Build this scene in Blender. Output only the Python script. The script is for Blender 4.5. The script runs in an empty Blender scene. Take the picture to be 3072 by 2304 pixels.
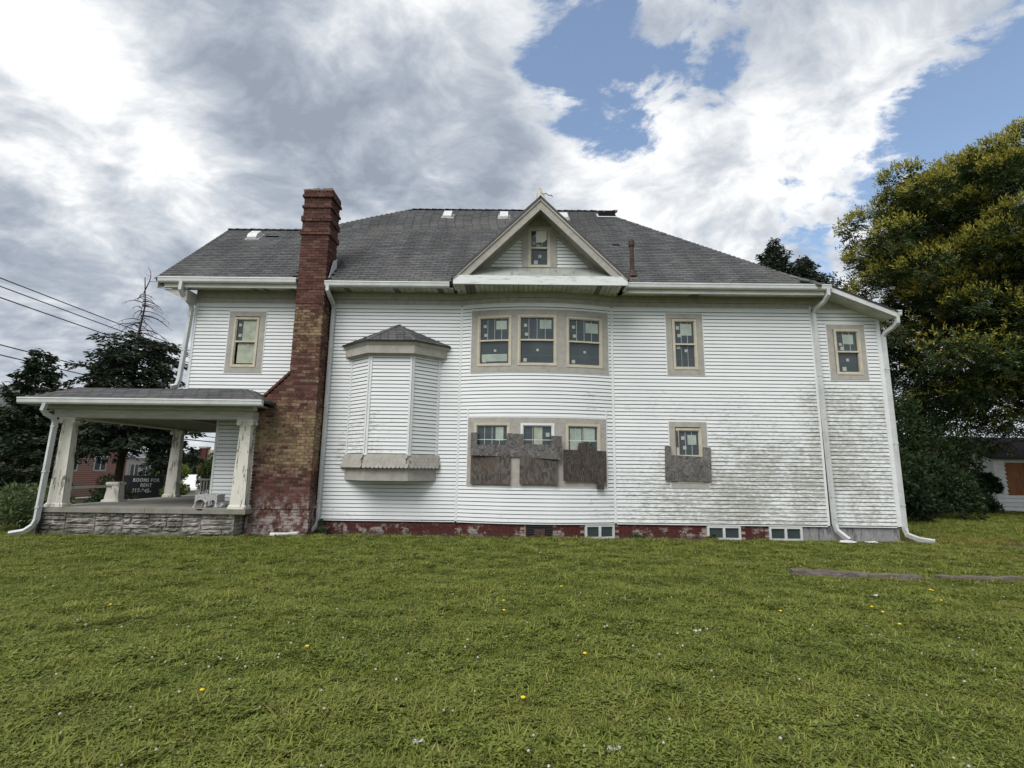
import bpy, math, random
import numpy as np
from mathutils import Vector, Matrix
R = random.Random(7); rng = np.random.default_rng(11)
sc = bpy.context.scene
col = sc.collection
rad = math.radians

# ------------------------------------------------------------------ camera
CAM_F = 1520.0 / 3072.0 * 36.0
TH, ROLL, YAW, CD, CH = rad(9.52), rad(0.72), rad(0.35), 13.6, 1.8
fw = Vector((-math.sin(YAW) * math.cos(TH), math.cos(YAW) * math.cos(TH), math.sin(TH)))
r0 = Vector((math.cos(YAW), math.sin(YAW), 0)); u0 = r0.cross(fw)
rt = r0 * math.cos(ROLL) + u0 * math.sin(ROLL); up = u0 * math.cos(ROLL) - r0 * math.sin(ROLL)
cam = bpy.data.objects.new('camera', bpy.data.cameras.new('camera')); col.objects.link(cam)
cam.matrix_world = Matrix(((rt.x, up.x, -fw.x, 0), (rt.y, up.y, -fw.y, -CD), (rt.z, up.z, -fw.z, CH), (0, 0, 0, 1)))
cam.data.lens = CAM_F; cam.data.sensor_width = 36; cam.data.clip_end = 2000; cam.data.clip_start = .05
sc.camera = cam

# ------------------------------------------------------------------ light and view
SUN_EL, SUN_AZ = rad(52), rad(212)          # azimuth clockwise from +Y: behind the camera, to the left
sd = Vector((math.sin(SUN_AZ) * math.cos(SUN_EL), math.cos(SUN_AZ) * math.cos(SUN_EL), math.sin(SUN_EL)))
sl = bpy.data.lights.new('sun', 'SUN'); sl.energy = 2.3; sl.angle = rad(38); sl.color = (1, .97, .92)
so = bpy.data.objects.new('sun', sl); col.objects.link(so)
so.rotation_euler = (-sd).to_track_quat('-Z', 'Y').to_euler()
sc.view_settings.view_transform = 'Standard'; sc.view_settings.look = 'None'
sc.view_settings.exposure = 0.62; sc.view_settings.gamma = 1; sc.view_settings.use_curve_mapping = False
sc.render.film_transparent = False
sc.cycles.max_bounces = 5; sc.cycles.diffuse_bounces = 3; sc.cycles.glossy_bounces = 2; sc.cycles.transmission_bounces = 2

# ------------------------------------------------------------------ node helper
class NT:
    def __init__(s, tree): s.t = tree; s.N = tree.nodes; s.L = tree.links
    def n(s, typ, **kw):
        x = s.N.new(typ)
        for k, v in kw.items(): setattr(x, k, v)
        return x
    def put(s, sock, v):
        if isinstance(v, bpy.types.NodeSocket): s.L.new(v, sock)
        elif v is not None:
            if isinstance(v, (tuple, list)) and sock.type == 'RGBA' and len(v) == 3: v = (*v, 1)
            sock.default_value = v
    def pos(s): return s.n('ShaderNodeNewGeometry').outputs['Position']
    def isl(s):
        g = s.n('ShaderNodeNewGeometry').outputs['Random Per Island']; o = s.n('ShaderNodeObjectInfo').outputs['Random']
        return s.math('FRACT', s.math('ADD', g, o))
    def map(s, vec, scale=(1, 1, 1), rot=(0, 0, 0), loc=(0, 0, 0)):
        m = s.n('ShaderNodeMapping'); s.put(m.inputs['Vector'], vec); m.inputs['Scale'].default_value = scale
        m.inputs['Rotation'].default_value = rot; m.inputs['Location'].default_value = loc; return m.outputs[0]
    def noise(s, vec, scale=5, detail=4, rough=.55, dist=0, out='Fac', dims='3D'):
        x = s.n('ShaderNodeTexNoise', noise_dimensions=dims); s.put(x.inputs['Vector'], vec); s.put(x.inputs['Scale'], scale)
        x.inputs['Detail'].default_value = detail; x.inputs['Roughness'].default_value = rough; x.inputs['Distortion'].default_value = dist
        return x.outputs[out]
    def vor(s, vec, scale=5, out='Color', feature='F1'):
        x = s.n('ShaderNodeTexVoronoi', feature=feature); s.put(x.inputs['Vector'], vec); x.inputs['Scale'].default_value = scale
        return x.outputs[out]
    def math(s, op, a, b=None, c=None, clamp=False):
        x = s.n('ShaderNodeMath', operation=op, use_clamp=clamp); s.put(x.inputs[0], a); s.put(x.inputs[1], b)
        if c is not None: s.put(x.inputs[2], c)
        return x.outputs[0]
    def rng(s, v, a, b, c=0., d=1., smooth=True):
        x = s.n('ShaderNodeMapRange'); x.interpolation_type = 'SMOOTHSTEP' if smooth else 'LINEAR'; x.clamp = True
        s.put(x.inputs[0], v)
        for i, q in zip((1, 2, 3, 4), (a, b, c, d)): s.put(x.inputs[i], q)
        return x.outputs[0]
    def ramp(s, fac, stops):
        x = s.n('ShaderNodeValToRGB'); s.put(x.inputs[0], fac); e = x.color_ramp.elements
        while len(e) < len(stops): e.new(.5)
        for q, (p, c) in zip(e, stops): q.position = p; q.color = (*c, 1)
        return x.outputs[0]
    def mix(s, fac, a, b, mode='MIX'):
        x = s.n('ShaderNodeMix', data_type='RGBA', blend_type=mode); s.put(x.inputs[0], fac); s.put(x.inputs[6], a); s.put(x.inputs[7], b)
        return x.outputs[2]
    def sep(s, v):
        x = s.n('ShaderNodeSeparateXYZ'); s.put(x.inputs[0], v); return x.outputs
    def vmath(s, op, a, b=None, out=0):
        x = s.n('ShaderNodeVectorMath', operation=op); s.put(x.inputs[0], a)
        if b is not None: s.put(x.inputs[1], b)
        return x.outputs[out]

MATS = {}
def material(name, fn, rough=.8, spec=.3, bump=None, bdist=.01, metal=0, sss=0):
    m = bpy.data.materials.new(name); m.use_nodes = True; nt = NT(m.node_tree); p = m.node_tree.nodes['Principled BSDF']
    r = fn(nt); b = None
    if isinstance(r, tuple) and len(r) == 2 and isinstance(r[0], bpy.types.NodeSocket): r, b = r
    nt.put(p.inputs['Base Color'], r)
    p.inputs['Roughness'].default_value = rough; p.inputs['Specular IOR Level'].default_value = spec; p.inputs['Metallic'].default_value = metal
    if b is not None:
        bn = nt.n('ShaderNodeBump'); bn.inputs['Strength'].default_value = bump or .5; bn.inputs['Distance'].default_value = bdist
        nt.put(bn.inputs['Height'], b); nt.put(p.inputs['Normal'], bn.outputs[0])
    MATS[name] = m; return m

def plain(c, var=.12, scale=6, spread=None):
    def fn(t):
        p = t.pos(); n = t.noise(p, scale, 5, .6)
        lo = tuple(x * (1 - var) for x in c); hi = tuple(min(1, x * (1 + var)) for x in c)
        return t.ramp(n, [(.3, lo), (.7, hi)]), t.noise(p, scale * 6, 3)
    return fn

# ------------------------------------------------------------------ world sky: blue air with broken cloud
def pix_dir(px, py):
    d = fw + rt * ((px - 1536) / 1520.) - up * ((py - 1152) / 1520.); return d.normalized()
w = bpy.data.worlds.new('World'); sc.world = w; w.use_nodes = True; w.cycles.sampling_method = 'MANUAL'; w.cycles.sample_map_resolution = 256
t = NT(w.node_tree); w.node_tree.nodes.clear()
sky = t.n('ShaderNodeTexSky', sky_type='NISHITA', sun_disc=False); sky.sun_elevation = SUN_EL; sky.sun_rotation = SUN_AZ
sky.altitude = 200; sky.air_density = 1.3; sky.dust_density = 1.0; sky.ozone_density = 2.5
tc = t.n('ShaderNodeTexCoord').outputs['Generated']
dirv = t.vmath('NORMALIZE', tc)
sx, sy, sz = t.sep(dirv)
# cloud deck: view directions carried onto a flat layer so that clouds shrink towards the horizon
den = t.math('ADD', t.math('MAXIMUM', sz, 0.0), .34)
cx = t.math('DIVIDE', sx, den); cy = t.math('DIVIDE', sy, den)
cv = t.n('ShaderNodeCombineXYZ'); t.put(cv.inputs[0], cx); t.put(cv.inputs[1], cy); cvec = cv.outputs[0]
warp = t.vmath('SCALE', t.vmath('SUBTRACT', t.noise(cvec, 1.9, 3, .55, out='Color', dims='2D'), (.5, .5, .5))); warp.node.inputs['Scale'].default_value = .22
cvw = t.vmath('ADD', cvec, warp)
rotv = t.map(cvw, (1.0, 1.35, 1), (0, 0, rad(38)))
big = t.noise(rotv, 2.4, 3, .58, dims='2D'); fine = t.noise(rotv, 7.0, 6, .66, dims='2D'); puff = t.noise(t.map(cvw, (1, 1, 1), (0, 0, .4), (3, 7, 1)), 3.2, 4, .60, dims='2D')
vp = t.n('ShaderNodeTexVoronoi', feature='SMOOTH_F1'); t.put(vp.inputs['Vector'], cvw); vp.inputs['Scale'].default_value = 5.2; vp.inputs['Detail'].default_value = 3; vp.inputs['Roughness'].default_value = .55; vp.inputs['Smoothness'].default_value = .35; vp.normalize = True; vp.voronoi_dimensions = '2D'
cell = t.math('SUBTRACT', vp.outputs['Distance'], .30)
def lobes(items):
    acc = None
    for px, py, rdeg, wgt in items:
        d = pix_dir(px, py); dp = t.vmath('DOT_PRODUCT', dirv, tuple(d), out='Value')
        g = t.math('MULTIPLY', t.rng(dp, math.cos(rad(rdeg)), 1.0), wgt)
        acc = g if acc is None else t.math('ADD', acc, g)
    return acc
# where open blue shows
blue = t.math('ADD', t.math('ADD', t.math('MULTIPLY', big, .40), t.math('MULTIPLY', fine, .60)), t.math('MULTIPLY', cell, .25))
blue = t.math('ADD', blue, lobes([(1690, 160, 10, .16), (1790, 310, 10, .16), (1500, 30, 8, .12), (2270, 100, 9, .16), (2050, 400, 8, .12), (3060, 350, 13, .27), (2800, 470, 9, .14), (2420, 660, 8, .16), (2680, 590, 9, -.12), (2750, 80, 10, -.14), (2350, 480, 9, -.10), (60, 60, 8, .07), (2150, 560, 12, -.10), (2500, 220, 10, -.10), (950, 300, 32, -.30), (200, 650, 26, -.25), (1450, 680, 13, -.2)]))
blue = t.rng(blue, .555, .685)
# bright and grey parts of the cloud
sh = t.math('SUBTRACT', t.math('ADD', t.math('MULTIPLY', puff, .52), t.math('MULTIPLY', fine, .68)), t.math('MULTIPLY', cell, .70))
sh = t.math('ADD', sh, lobes([(600, 150, 13, -.13), (900, 320, 15, -.15), (1300, 450, 15, -.20), (1580, 590, 10, -.16), (160, 700, 15, -.13), (450, 900, 14, -.13), (900, 620, 10, -.06), (2350, 130, 10, -.09), (120, 250, 15, .14), (430, 480, 12, .11), (1050, 20, 9, .10), (2000, 620, 17, .10), (1800, 430, 11, .10), (2550, 330, 12, .08), (2750, 650, 11, .10)]))
lum = t.ramp(sh, [(.20, (.285, .325, .395)), (.40, (.41, .455, .525)), (.57, (.60, .635, .68)), (.76, (.88, .89, .90))])
horizon = t.rng(sz, .0, .22, 1., 0.)
lum = t.mix(t.math('MULTIPLY', horizon, .5), lum, (.56, .60, .65))
cl = t.n('ShaderNodeBackground'); t.put(cl.inputs[0], lum); cl.inputs[1].default_value = .74
bl = t.n('ShaderNodeBackground'); t.put(bl.inputs[0], t.mix(.10, sky.outputs[0], (3.2, 3.2, 3.2))); bl.inputs[1].default_value = .12
mx = t.n('ShaderNodeMixShader'); t.put(mx.inputs[0], t.math('MULTIPLY', blue, t.math('SUBTRACT', 1.0, horizon)))
t.L.new(cl.outputs[0], mx.inputs[1]); t.L.new(bl.outputs[0], mx.inputs[2])
wo = t.n('ShaderNodeOutputWorld'); t.L.new(mx.outputs[0], wo.inputs[0])

# ------------------------------------------------------------------ mesh helpers
class MB:
    def __init__(s): s.v = []; s.f = []
    def add(s, vs, fs):
        b = len(s.v); s.v += [tuple(q) for q in vs]; s.f += [tuple(i + b for i in q) for q in fs]; return s
    def box(s, x0, x1, y0, y1, z0, z1):
        return s.add([(x, y, z) for z in (z0, z1) for y in (y0, y1) for x in (x0, x1)],
                     [(0, 2, 3, 1), (4, 5, 7, 6), (0, 1, 5, 4), (2, 6, 7, 3), (0, 4, 6, 2), (1, 3, 7, 5)])
    def mbox(s, mp, s0, s1, o0, o1, z0, z1, n=1):
        vs = []; fs = []
        for i in range(n + 1):
            q = s0 + (s1 - s0) * i / n
            vs += [mp(q, o0, z0), mp(q, o1, z0), mp(q, o1, z1), mp(q, o0, z1)]
        for i in range(n):
            a = 4 * i; b = a + 4
            for k in range(4): fs.append((a + k, a + (k + 1) % 4, b + (k + 1) % 4, b + k))
        fs += [(3, 2, 1, 0), (4 * n, 4 * n + 1, 4 * n + 2, 4 * n + 3)]
        return s.add(vs, fs)
    def prism(s, poly, axis, a, b):
        """poly of 2-D points pushed along an axis ('x','y','z') from a to b"""
        def P(p, q): return {'y': (p[0], q, p[1]), 'x': (q, p[0], p[1]), 'z': (p[0], p[1], q)}[axis]
        n = len(poly); vs = [P(p, a) for p in poly] + [P(p, b) for p in poly]
        return s.add(vs, [tuple(range(n))[::-1], tuple(range(n, 2 * n))] + [(i, (i + 1) % n, n + (i + 1) % n, n + i) for i in range(n)])
    def slab(s, pts, th):
        """polygon of 3-D points thickened downwards along its normal"""
        p = [Vector(q) for q in pts]; nrm = (p[1] - p[0]).cross(p[2] - p[0]).normalized()
        if nrm.z < 0: nrm = -nrm
        n = len(p)
        return s.add(p + [q - nrm * th for q in p], [tuple(range(n)), tuple(range(n, 2 * n))[::-1]] + [(i, n + i, n + (i + 1) % n, (i + 1) % n) for i in range(n)])
    def tube(s, path, rr, n=8, cap=True, sq=None):
        path = [Vector(p) for p in path]; rr = rr if isinstance(rr, (list, tuple)) else [rr] * len(path)
        vs = []; fs = []; prev = None
        for i, p in enumerate(path):
            d = (path[min(i + 1, len(path) - 1)] - path[max(i - 1, 0)]).normalized()
            if prev is None:
                a = d.orthogonal().normalized() if abs(d.z) < .9 else Vector((1, 0, 0))
                if sq: a = Vector((1, 0, 0)) if abs(d.x) < .9 else Vector((0, 1, 0))
            else: a = prev
            a = (a - d * a.dot(d)).normalized(); prev = a; b = d.cross(a)
            for k in range(n):
                if sq:
                    ca, cb = [(-1, -1), (1, -1), (1, 1), (-1, 1)][k]; vs.append(p + a * ca * sq[0] + b * cb * sq[1])
                else:
                    th = 2 * math.pi * k / n; vs.append(p + (a * math.cos(th) + b * math.sin(th)) * rr[i])
        m = len(path)
        for i in range(m - 1):
            for k in range(n): fs.append((i * n + k, i * n + (k + 1) % n, (i + 1) * n + (k + 1) % n, (i + 1) * n + k))
        if cap: fs += [tuple(range(n))[::-1], tuple(range((m - 1) * n, m * n))]
        return s.add(vs, fs)
    def lathe(s, c, prof, n=16):
        vs = []; fs = []
        for r_, z in prof:
            for k in range(n): th = 2 * math.pi * k / n; vs.append((c[0] + r_ * math.cos(th), c[1] + r_ * math.sin(th), c[2] + z))
        for i in range(len(prof) - 1):
            for k in range(n): fs.append((i * n + k, i * n + (k + 1) % n, (i + 1) * n + (k + 1) % n, (i + 1) * n + k))
        fs += [tuple(range(n))[::-1], tuple(range((len(prof) - 1) * n, len(prof) * n))]
        return s.add(vs, fs)
    def mesh(s, name):
        me = bpy.data.meshes.new(name); me.from_pydata(s.v, [], s.f); me.update(); return me
    def build(s, name, mat, parent=None, smooth=False, **kw):
        return obj(name, s.mesh(name), mat, parent, smooth=smooth, **kw)

def obj(name, me, mat, parent=None, loc=None, rot=None, scale=None, smooth=False, label=None, kind=None):
    if mat and not me.materials: me.materials.append(MATS[mat] if isinstance(mat, str) else mat)
    if smooth:
        for p in me.polygons: p.use_smooth = True
    o = bpy.data.objects.new(name, me); col.objects.link(o)
    if parent: o.parent = parent
    if loc: o.location = loc
    if rot: o.rotation_euler = rot
    if scale: o.scale = scale
    if label: o['label'] = label
    if kind: o['kind'] = kind
    return o
def thing(name, label, cat, loc=(0, 0, 0), group=None, rz=0):
    o = bpy.data.objects.new(name, None); col.objects.link(o); o.location = loc; o.rotation_euler = (0, 0, rz); o.empty_display_size = .2
    o['label'] = label; o['category'] = cat
    if group: o['group'] = group
    return o
def tag(o, label, cat, group=None):
    o['label'] = label; o['category'] = cat
    if group: o['group'] = group
    return o
def quads(name, V, mat, parent=None, **kw):
    """V: (N,4,3) array of separate quads"""
    V = np.ascontiguousarray(V, dtype=np.float32); N = len(V)
    me = bpy.data.meshes.new(name); me.vertices.add(4 * N); me.vertices.foreach_set('co', V.reshape(-1))
    me.loops.add(4 * N); me.loops.foreach_set('vertex_index', np.arange(4 * N, dtype=np.int32))
    me.polygons.add(N); me.polygons.foreach_set('loop_start', np.arange(0, 4 * N, 4, dtype=np.int32)); me.polygons.foreach_set('loop_total', np.full(N, 4, dtype=np.int32))
    me.update(); me.validate()
    return obj(name, me, mat, parent, **kw)

# ------------------------------------------------------------------ materials
def m_siding(t):
    p = t.pos(); x, y, z = t.sep(p)
    base = t.ramp(t.noise(p, .9, 4), [(.3, (.60, .625, .64)), (.7, (.67, .69, .70))])
    base = t.mix(t.math('MULTIPLY', t.isl(), .10), base, (.54, .56, .57))
    streak = t.noise(t.map(p, (1.5, 1.5, 8)), 1.6, 6, .68); fine = t.noise(t.map(p, (9, 9, 34)), 1.0, 6, .75)
    area = t.math('MULTIPLY', t.rng(x, -1.5, 6.0, .16, 1.), t.rng(z, 5.0, 1.6, 0, 1))
    left = t.math('MULTIPLY', t.math('MULTIPLY', t.rng(x, -5.1, -4.6), t.rng(x, -2.0, -3.9)), t.math('MULTIPLY', t.rng(z, 1.2, 2.0), t.rng(z, 3.9, 3.0)))
    low = t.math('MULTIPLY', t.rng(z, 1.4, .5), .55); ub = t.math('MULTIPLY', t.math('MULTIPLY', t.rng(x, 1.1, 2.0), t.rng(z, 4.2, 3.9)), .62); low = t.math('MAXIMUM', low, ub)
    a = t.math('MAXIMUM', t.math('MAXIMUM', area, t.math('MULTIPLY', left, .8)), low)
    seam = t.math('MULTIPLY', t.math('MULTIPLY', t.rng(x, 6.6, 8.1), t.rng(z, 5.2, 3.6)), 1.0); a = t.math('MAXIMUM', a, t.math('MULTIPLY', seam, .95))
    big = t.noise(p, .55, 4, .6)
    a = t.math('MULTIPLY', a, t.rng(big, .30, .62, .72, 1.08))
    m = t.math('ADD', t.math('MULTIPLY', streak, .46), t.math('MULTIPLY', fine, .70))
    thr = t.math('SUBTRACT', .80, t.math('MULTIPLY', a, .325))
    mask = t.rng(t.math('SUBTRACT', m, thr), -.02, .17, 0, .85)
    grime = t.mix(t.noise(p, 2.2, 3), (.24, .25, .20), (.29, .285, .26))
    c = t.mix(mask, base, grime)
    return c, t.noise(p, 60, 2)
material('siding', m_siding, .55, .35, .05, .002)
def m_trim(t):
    p = t.pos(); n = t.noise(t.map(p, (4, 4, 4)), 1.6, 6, .65)
    c = t.ramp(n, [(.28, (.265, .252, .230)), (.5, (.335, .318, .290)), (.72, (.38, .362, .335))])
    ch = t.rng(t.noise(t.map(p, (9, 9, 22)), 1.0, 6, .7), .66, .70)
    return t.mix(t.math('MULTIPLY', ch, .7), c, (.16, .14, .12)), n
material('lap_shade_core', plain((.12, .108, .095), .2, 5), .9, .1)  # dark core colour stands in for the shade under each board lap
material('trim', m_trim, .8, .2, .2, .004)
def m_white(t):
    p = t.pos(); n = t.noise(p, 3, 6, .65)
    c = t.ramp(n, [(.3, (.43, .445, .445)), (.65, (.55, .565, .57))])
    d = t.rng(t.noise(t.map(p, (2, 2, 6)), 2.2, 7, .7), .57, .72, 0, .55)
    return t.mix(d, c, (.26, .26, .24))
material('white_metal', m_white, .45, .4)
material('white_trim', plain((.63, .645, .655), .06, 4), .5, .35)
def m_fascia(t):
    p = t.pos(); n = t.noise(t.map(p, (1.2, 1.2, 10)), 2.4, 7, .7)
    return t.mix(t.rng(n, .5, .66, 0, .75), (.66, .68, .69), (.34, .35, .36))
material('worn_fascia', m_fascia, .6, .3)
def m_flash(t):
    p = t.pos(); n = t.noise(p, 2.5, 6, .65); s = t.noise(t.map(p, (9, 1, 1.2)), 1.4, 5, .6)
    c = t.ramp(n, [(.3, (.20, .215, .19)), (.7, (.34, .355, .33))])
    return t.mix(t.rng(s, .56, .70, 0, .7), c, (.07, .075, .06))
material('aged_flashing', m_flash, .55, .4)
material('cream', plain((.46, .42, .34), .12, 5), .55, .3)
def m_pane(t):
    p = t.pos(); x, y, z = t.sep(p)
    f = t.math('FRACT', t.math('MULTIPLY', z, 2.9)); ln = t.rng(f, .965, .985)
    c = t.mix(t.noise(p, 1.1, 3), (.030, .042, .048), (.050, .066, .072))
    return t.mix(t.math('MULTIPLY', ln, .35), c, (.16, .19, .2))
material('glass', m_pane, .07, .5)
material('film', plain((.30, .36, .32), .25, 3), .35, .4)
material('paper', plain((.36, .38, .355), .1, 9), .8, .2)
material('white_paper', plain((.70, .70, .69), .05, 9), .8, .2)
material('tape', plain((.36, .38, .37), .15, 20), .6, .3)
material('curtain', plain((.34, .37, .30), .22, 4), .9, .1)
def m_shingle(t):
    p = t.pos(); x, y, z = t.sep(p); i = t.isl()
    c = t.ramp(i, [(0, (.056, .058, .062)), (.5, (.078, .080, .084)), (1, (.104, .106, .109))])
    st = t.noise(t.map(p, (1.6, .12, .12)), 1.0, 5, .65)
    c = t.mix(t.rng(st, .44, .62, 0, .60), c, (.042, .042, .044))
    b = t.noise(p, .5, 4); c = t.mix(t.rng(b, .45, .72, 0, .45), c, (.15, .145, .135))
    g = t.noise(p, 45, 3, .7); c = t.mix(t.rng(g, .4, .7, 0, .35), c, (.17, .17, .17))
    return c, t.noise(p, 110, 2)
material('shingle', m_shingle, .95, .15, .4, .004)
def m_brick(t):
    p = t.pos(); x, y, z = t.sep(p); i = t.isl()
    c = t.ramp(i, [(0, (.052, .023, .020)), (.35, (.085, .035, .029)), (.75, (.115, .049, .041)), (1, (.13, .080, .066))])
    n = t.noise(p, 2.6, 6, .7); fine = t.noise(p, 19, 5, .72)
    zone = t.math('MULTIPLY', t.rng(z, .6, 2.3), t.rng(z, 4.1, 2.5, .50, 1.0))
    zone = t.math('ADD', zone, t.math('MULTIPLY', t.rng(z, 4.5, 5.2), .28)); zone = t.math('MULTIPLY', zone, t.rng(z, 6.3, 5.9))
    v = t.math('ADD', t.math('ADD', t.math('MULTIPLY', n, .50), t.math('MULTIPLY', i, .07)), t.math('MULTIPLY', fine, .48))
    thr = t.math('SUBTRACT', .74, t.math('MULTIPLY', zone, .26))
    yel = t.rng(t.math('SUBTRACT', v, thr), -.08, .12, 0, .78)
    c = t.mix(yel, c, t.mix(i, (.225, .180, .095), (.30, .245, .140)))
    w_ = t.math('MULTIPLY', t.rng(z, 1.35, .55), t.rng(t.noise(p, 5, 7, .7), .46, .58))
    c = t.mix(t.math('MULTIPLY', w_, .8), c, (.34, .30, .29))
    dk = t.math('MULTIPLY', t.rng(z, 6.2, 9.5, 0, .6), t.rng(t.noise(p, 4, 5), .35, .6)); c = t.mix(dk, c, (.055, .032, .028))
    dk2 = t.rng(t.noise(p, 3.1, 5, .65), .55, .72, 0, .5); c = t.mix(dk2, c, (.075, .042, .034))
    return c, fine
material('brick', m_brick, .9, .2, .5, .006)
def m_mortar(t):
    p = t.pos(); x, y, z = t.sep(p)
    c = t.ramp(t.noise(p, 8, 5), [(.3, (.20, .145, .12)), (.7, (.40, .33, .28))])
    return t.mix(t.rng(z, 6.0, 8.0, 0, .6), c, (.14, .10, .085)), t.noise(p, 40, 3)
material('mortar', m_mortar, .95, .1, .4)
def m_found(t):
    p = t.pos(); n = t.noise(p, 2.6, 7, .7); x, y, z = t.sep(p)
    c = t.mix(t.noise(p, 9, 4), (.048, .011, .010), (.085, .018, .016))
    pl = t.math('MULTIPLY', t.rng(n, .53, .60), t.rng(z, .46, .25)); c = t.mix(t.math('MULTIPLY', pl, .85), c, t.mix(t.noise(p, 14, 3), (.22, .19, .18), (.40, .36, .34)))
    return t.mix(t.rng(z, .22, .05, 0, .8), c, (.05, .035, .025)), t.noise(p, 30, 4)
material('red_paint_brick', m_found, .75, .25, .4, .006)
def m_conc(t):
    p = t.pos(); n = t.noise(p, 4, 7, .7)
    c = t.ramp(n, [(.3, (.16, .16, .165)), (.7, (.30, .30, .305))])
    d = t.noise(t.map(p, (5, 5, 1.2)), 1.4, 6, .7); return t.mix(t.rng(d, .52, .62, 0, .8), c, (.07, .07, .07)), n
material('grey_render', m_conc, .9, .2, .4, .006)
def m_stone(t):
    p = t.pos(); i = t.isl(); n = t.noise(p, 7, 8, .72); x, y, z = t.sep(p)
    c = t.ramp(n, [(.28, (.10, .092, .082)), (.45, (.27, .25, .225)), (.6, (.43, .41, .385)), (.8, (.55, .53, .50))])
    c = t.mix(t.math('MULTIPLY', i, .75), c, t.mix(t.noise(p, 3, 2), (.15, .135, .12), (.50, .48, .45)))
    dk = t.rng(t.noise(p, 2.2, 5, .65), .40, .60, 0, .85); c = t.mix(dk, c, (.10, .095, .083))
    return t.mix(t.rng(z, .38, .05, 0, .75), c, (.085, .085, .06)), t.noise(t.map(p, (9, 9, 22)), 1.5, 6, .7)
material('stone_mortar', plain((.13, .122, .11), .25, 8), .95, .1)
material('limestone', m_stone, .95, .15, .9, .03)
def m_slab(t):
    p = t.pos(); n = t.noise(p, 3, 7, .68)
    c = t.ramp(n, [(.3, (.15, .145, .13)), (.7, (.27, .26, .235))])
    m = t.rng(t.noise(p, 1.3, 5), .5, .66, 0, .5); return t.mix(m, c, (.19, .18, .11)), n
material('porch_concrete', m_slab, .9, .2, .3, .004)
def m_peel(t):
    p = t.pos(); f = t.noise(t.map(p, (26, 26, 3.2)), 1.0, 8, .75, .3); g = t.noise(t.map(p, (3, 3, 1.5)), 1.3, 4)
    v = t.math('ADD', f, t.math('MULTIPLY', t.math('SUBTRACT', g, .5), .7))
    pl = t.rng(v, .575, .60)
    c = t.mix(t.noise(p, 5, 4), (.53, .51, .445), (.66, .645, .59))
    w_ = t.mix(t.noise(p, 12, 4), (.12, .10, .085), (.25, .23, .21))
    return t.mix(pl, c, w_), t.math('SUBTRACT', 1.0, pl)
material('peeling_paint', m_peel, .8, .2, .6, .004)
def m_beam(t):
    p = t.pos(); n = t.noise(t.map(p, (1.5, 1.5, 8)), 2, 6, .65)
    return t.ramp(n, [(.3, (.34, .335, .315)), (.7, (.50, .495, .475))]), n
material('beam_paint', m_beam, .75, .25, .15)
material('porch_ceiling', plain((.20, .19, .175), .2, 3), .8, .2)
def m_osb(t):
    p = t.pos(); q = t.vmath('ADD', p, t.vmath('SCALE', t.noise(p, 7, 3, out='Color')))
    a = t.vor(t.map(q, (26, 1, 9), (0, .6, 0)), 1.0); b = t.vor(t.map(q, (10, 1, 30), (0, -.5, 0)), 1.0)
    k = t.math('MULTIPLY', t.math('ADD', t.sep(a)[0], t.sep(b)[1]), .5)
    c = t.ramp(k, [(.15, (.045, .043, .043)), (.5, (.115, .108, .106)), (.85, (.22, .21, .208))])
    n = t.noise(p, 2.2, 4); return t.mix(t.rng(n, .45, .7, 0, .5), c, (.13, .118, .108)), k
material('osb', m_osb, .95, .1, .5, .004)
def m_osb2(t):
    p = t.pos(); a = t.vor(t.map(p, (22, 1, 10), (0, .9, 0)), 1.0); k = t.sep(a)[0]
    c = t.ramp(k, [(.1, (.055, .049, .046)), (.9, (.125, .112, .104))])
    return t.mix(t.rng(t.noise(p, 1.5, 4), .4, .7, 0, .6), c, (.10, .075, .06)), k
material('osb_brown', m_osb2, .95, .1, .4, .003)
def m_ply(t):
    p = t.pos(); n = t.noise(t.map(p, (5.5, 1, .9)), 1.0, 3, .5, .6); wv = t.math('FRACT', t.math('MULTIPLY', n, 16))
    g = t.noise(t.map(p, (70, 1, 4)), 1, 4, .7)
    c = t.ramp(t.math('ADD', t.math('MULTIPLY', wv, .6), t.math('MULTIPLY', g, .4)), [(.2, (.030, .025, .024)), (.55, (.068, .058, .053)), (.9, (.125, .108, .10))])
    return c, wv
material('dark_plywood', m_ply, .9, .1, .4, .003)
material('soffit_paint', plain((.46, .455, .425), .22, 2.5), .7, .25)
material('soffit_dark', plain((.16, .16, .155), .3, 3), .8, .2)
material('rake_paint', plain((.37, .352, .325), .14, 4), .75, .25)
material('black_iron', plain((.02, .018, .017), .3, 10), .6, .4)
material('rust_iron', plain((.06, .035, .03), .4, 12), .8, .3)
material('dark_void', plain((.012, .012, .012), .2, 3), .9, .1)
material('galvanised', plain((.50, .51, .52), .12, 8), .4, .5)
material('roof_edge', plain((.035, .035, .037), .2, 9), .9, .2)
material('sign_black', plain((.014, .014, .022), .15, 3), .5, .35)
material('sign_white', plain((.72, .72, .72), .05, 8), .6, .3)
def m_wicker(t):
    p = t.pos(); a = t.noise(t.map(p, (70, 70, 90)), 1, 4, .7); return t.ramp(a, [(.38, (.12, .12, .115)), (.6, (.62, .62, .60))]), a
material('wicker', m_wicker, .8, .2, .8, .01)
material('asphalt', plain((.05, .05, .052), .2, 4), .9, .2)
material('sidewalk', plain((.30, .29, .27), .12, 2), .9, .2)
def m_bwall(t):
    p = t.pos(); b = t.n('ShaderNodeTexBrick'); t.put(b.inputs['Vector'], t.map(p, (1, 1, 1), (rad(90), 0, 0))); b.inputs['Scale'].default_value = 3.0
    for k, c in (('Color1', (.20, .062, .040, 1)), ('Color2', (.26, .085, .055, 1)), ('Mortar', (.25, .19, .16, 1))): b.inputs[k].default_value = c
    return b.outputs[0]
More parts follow.
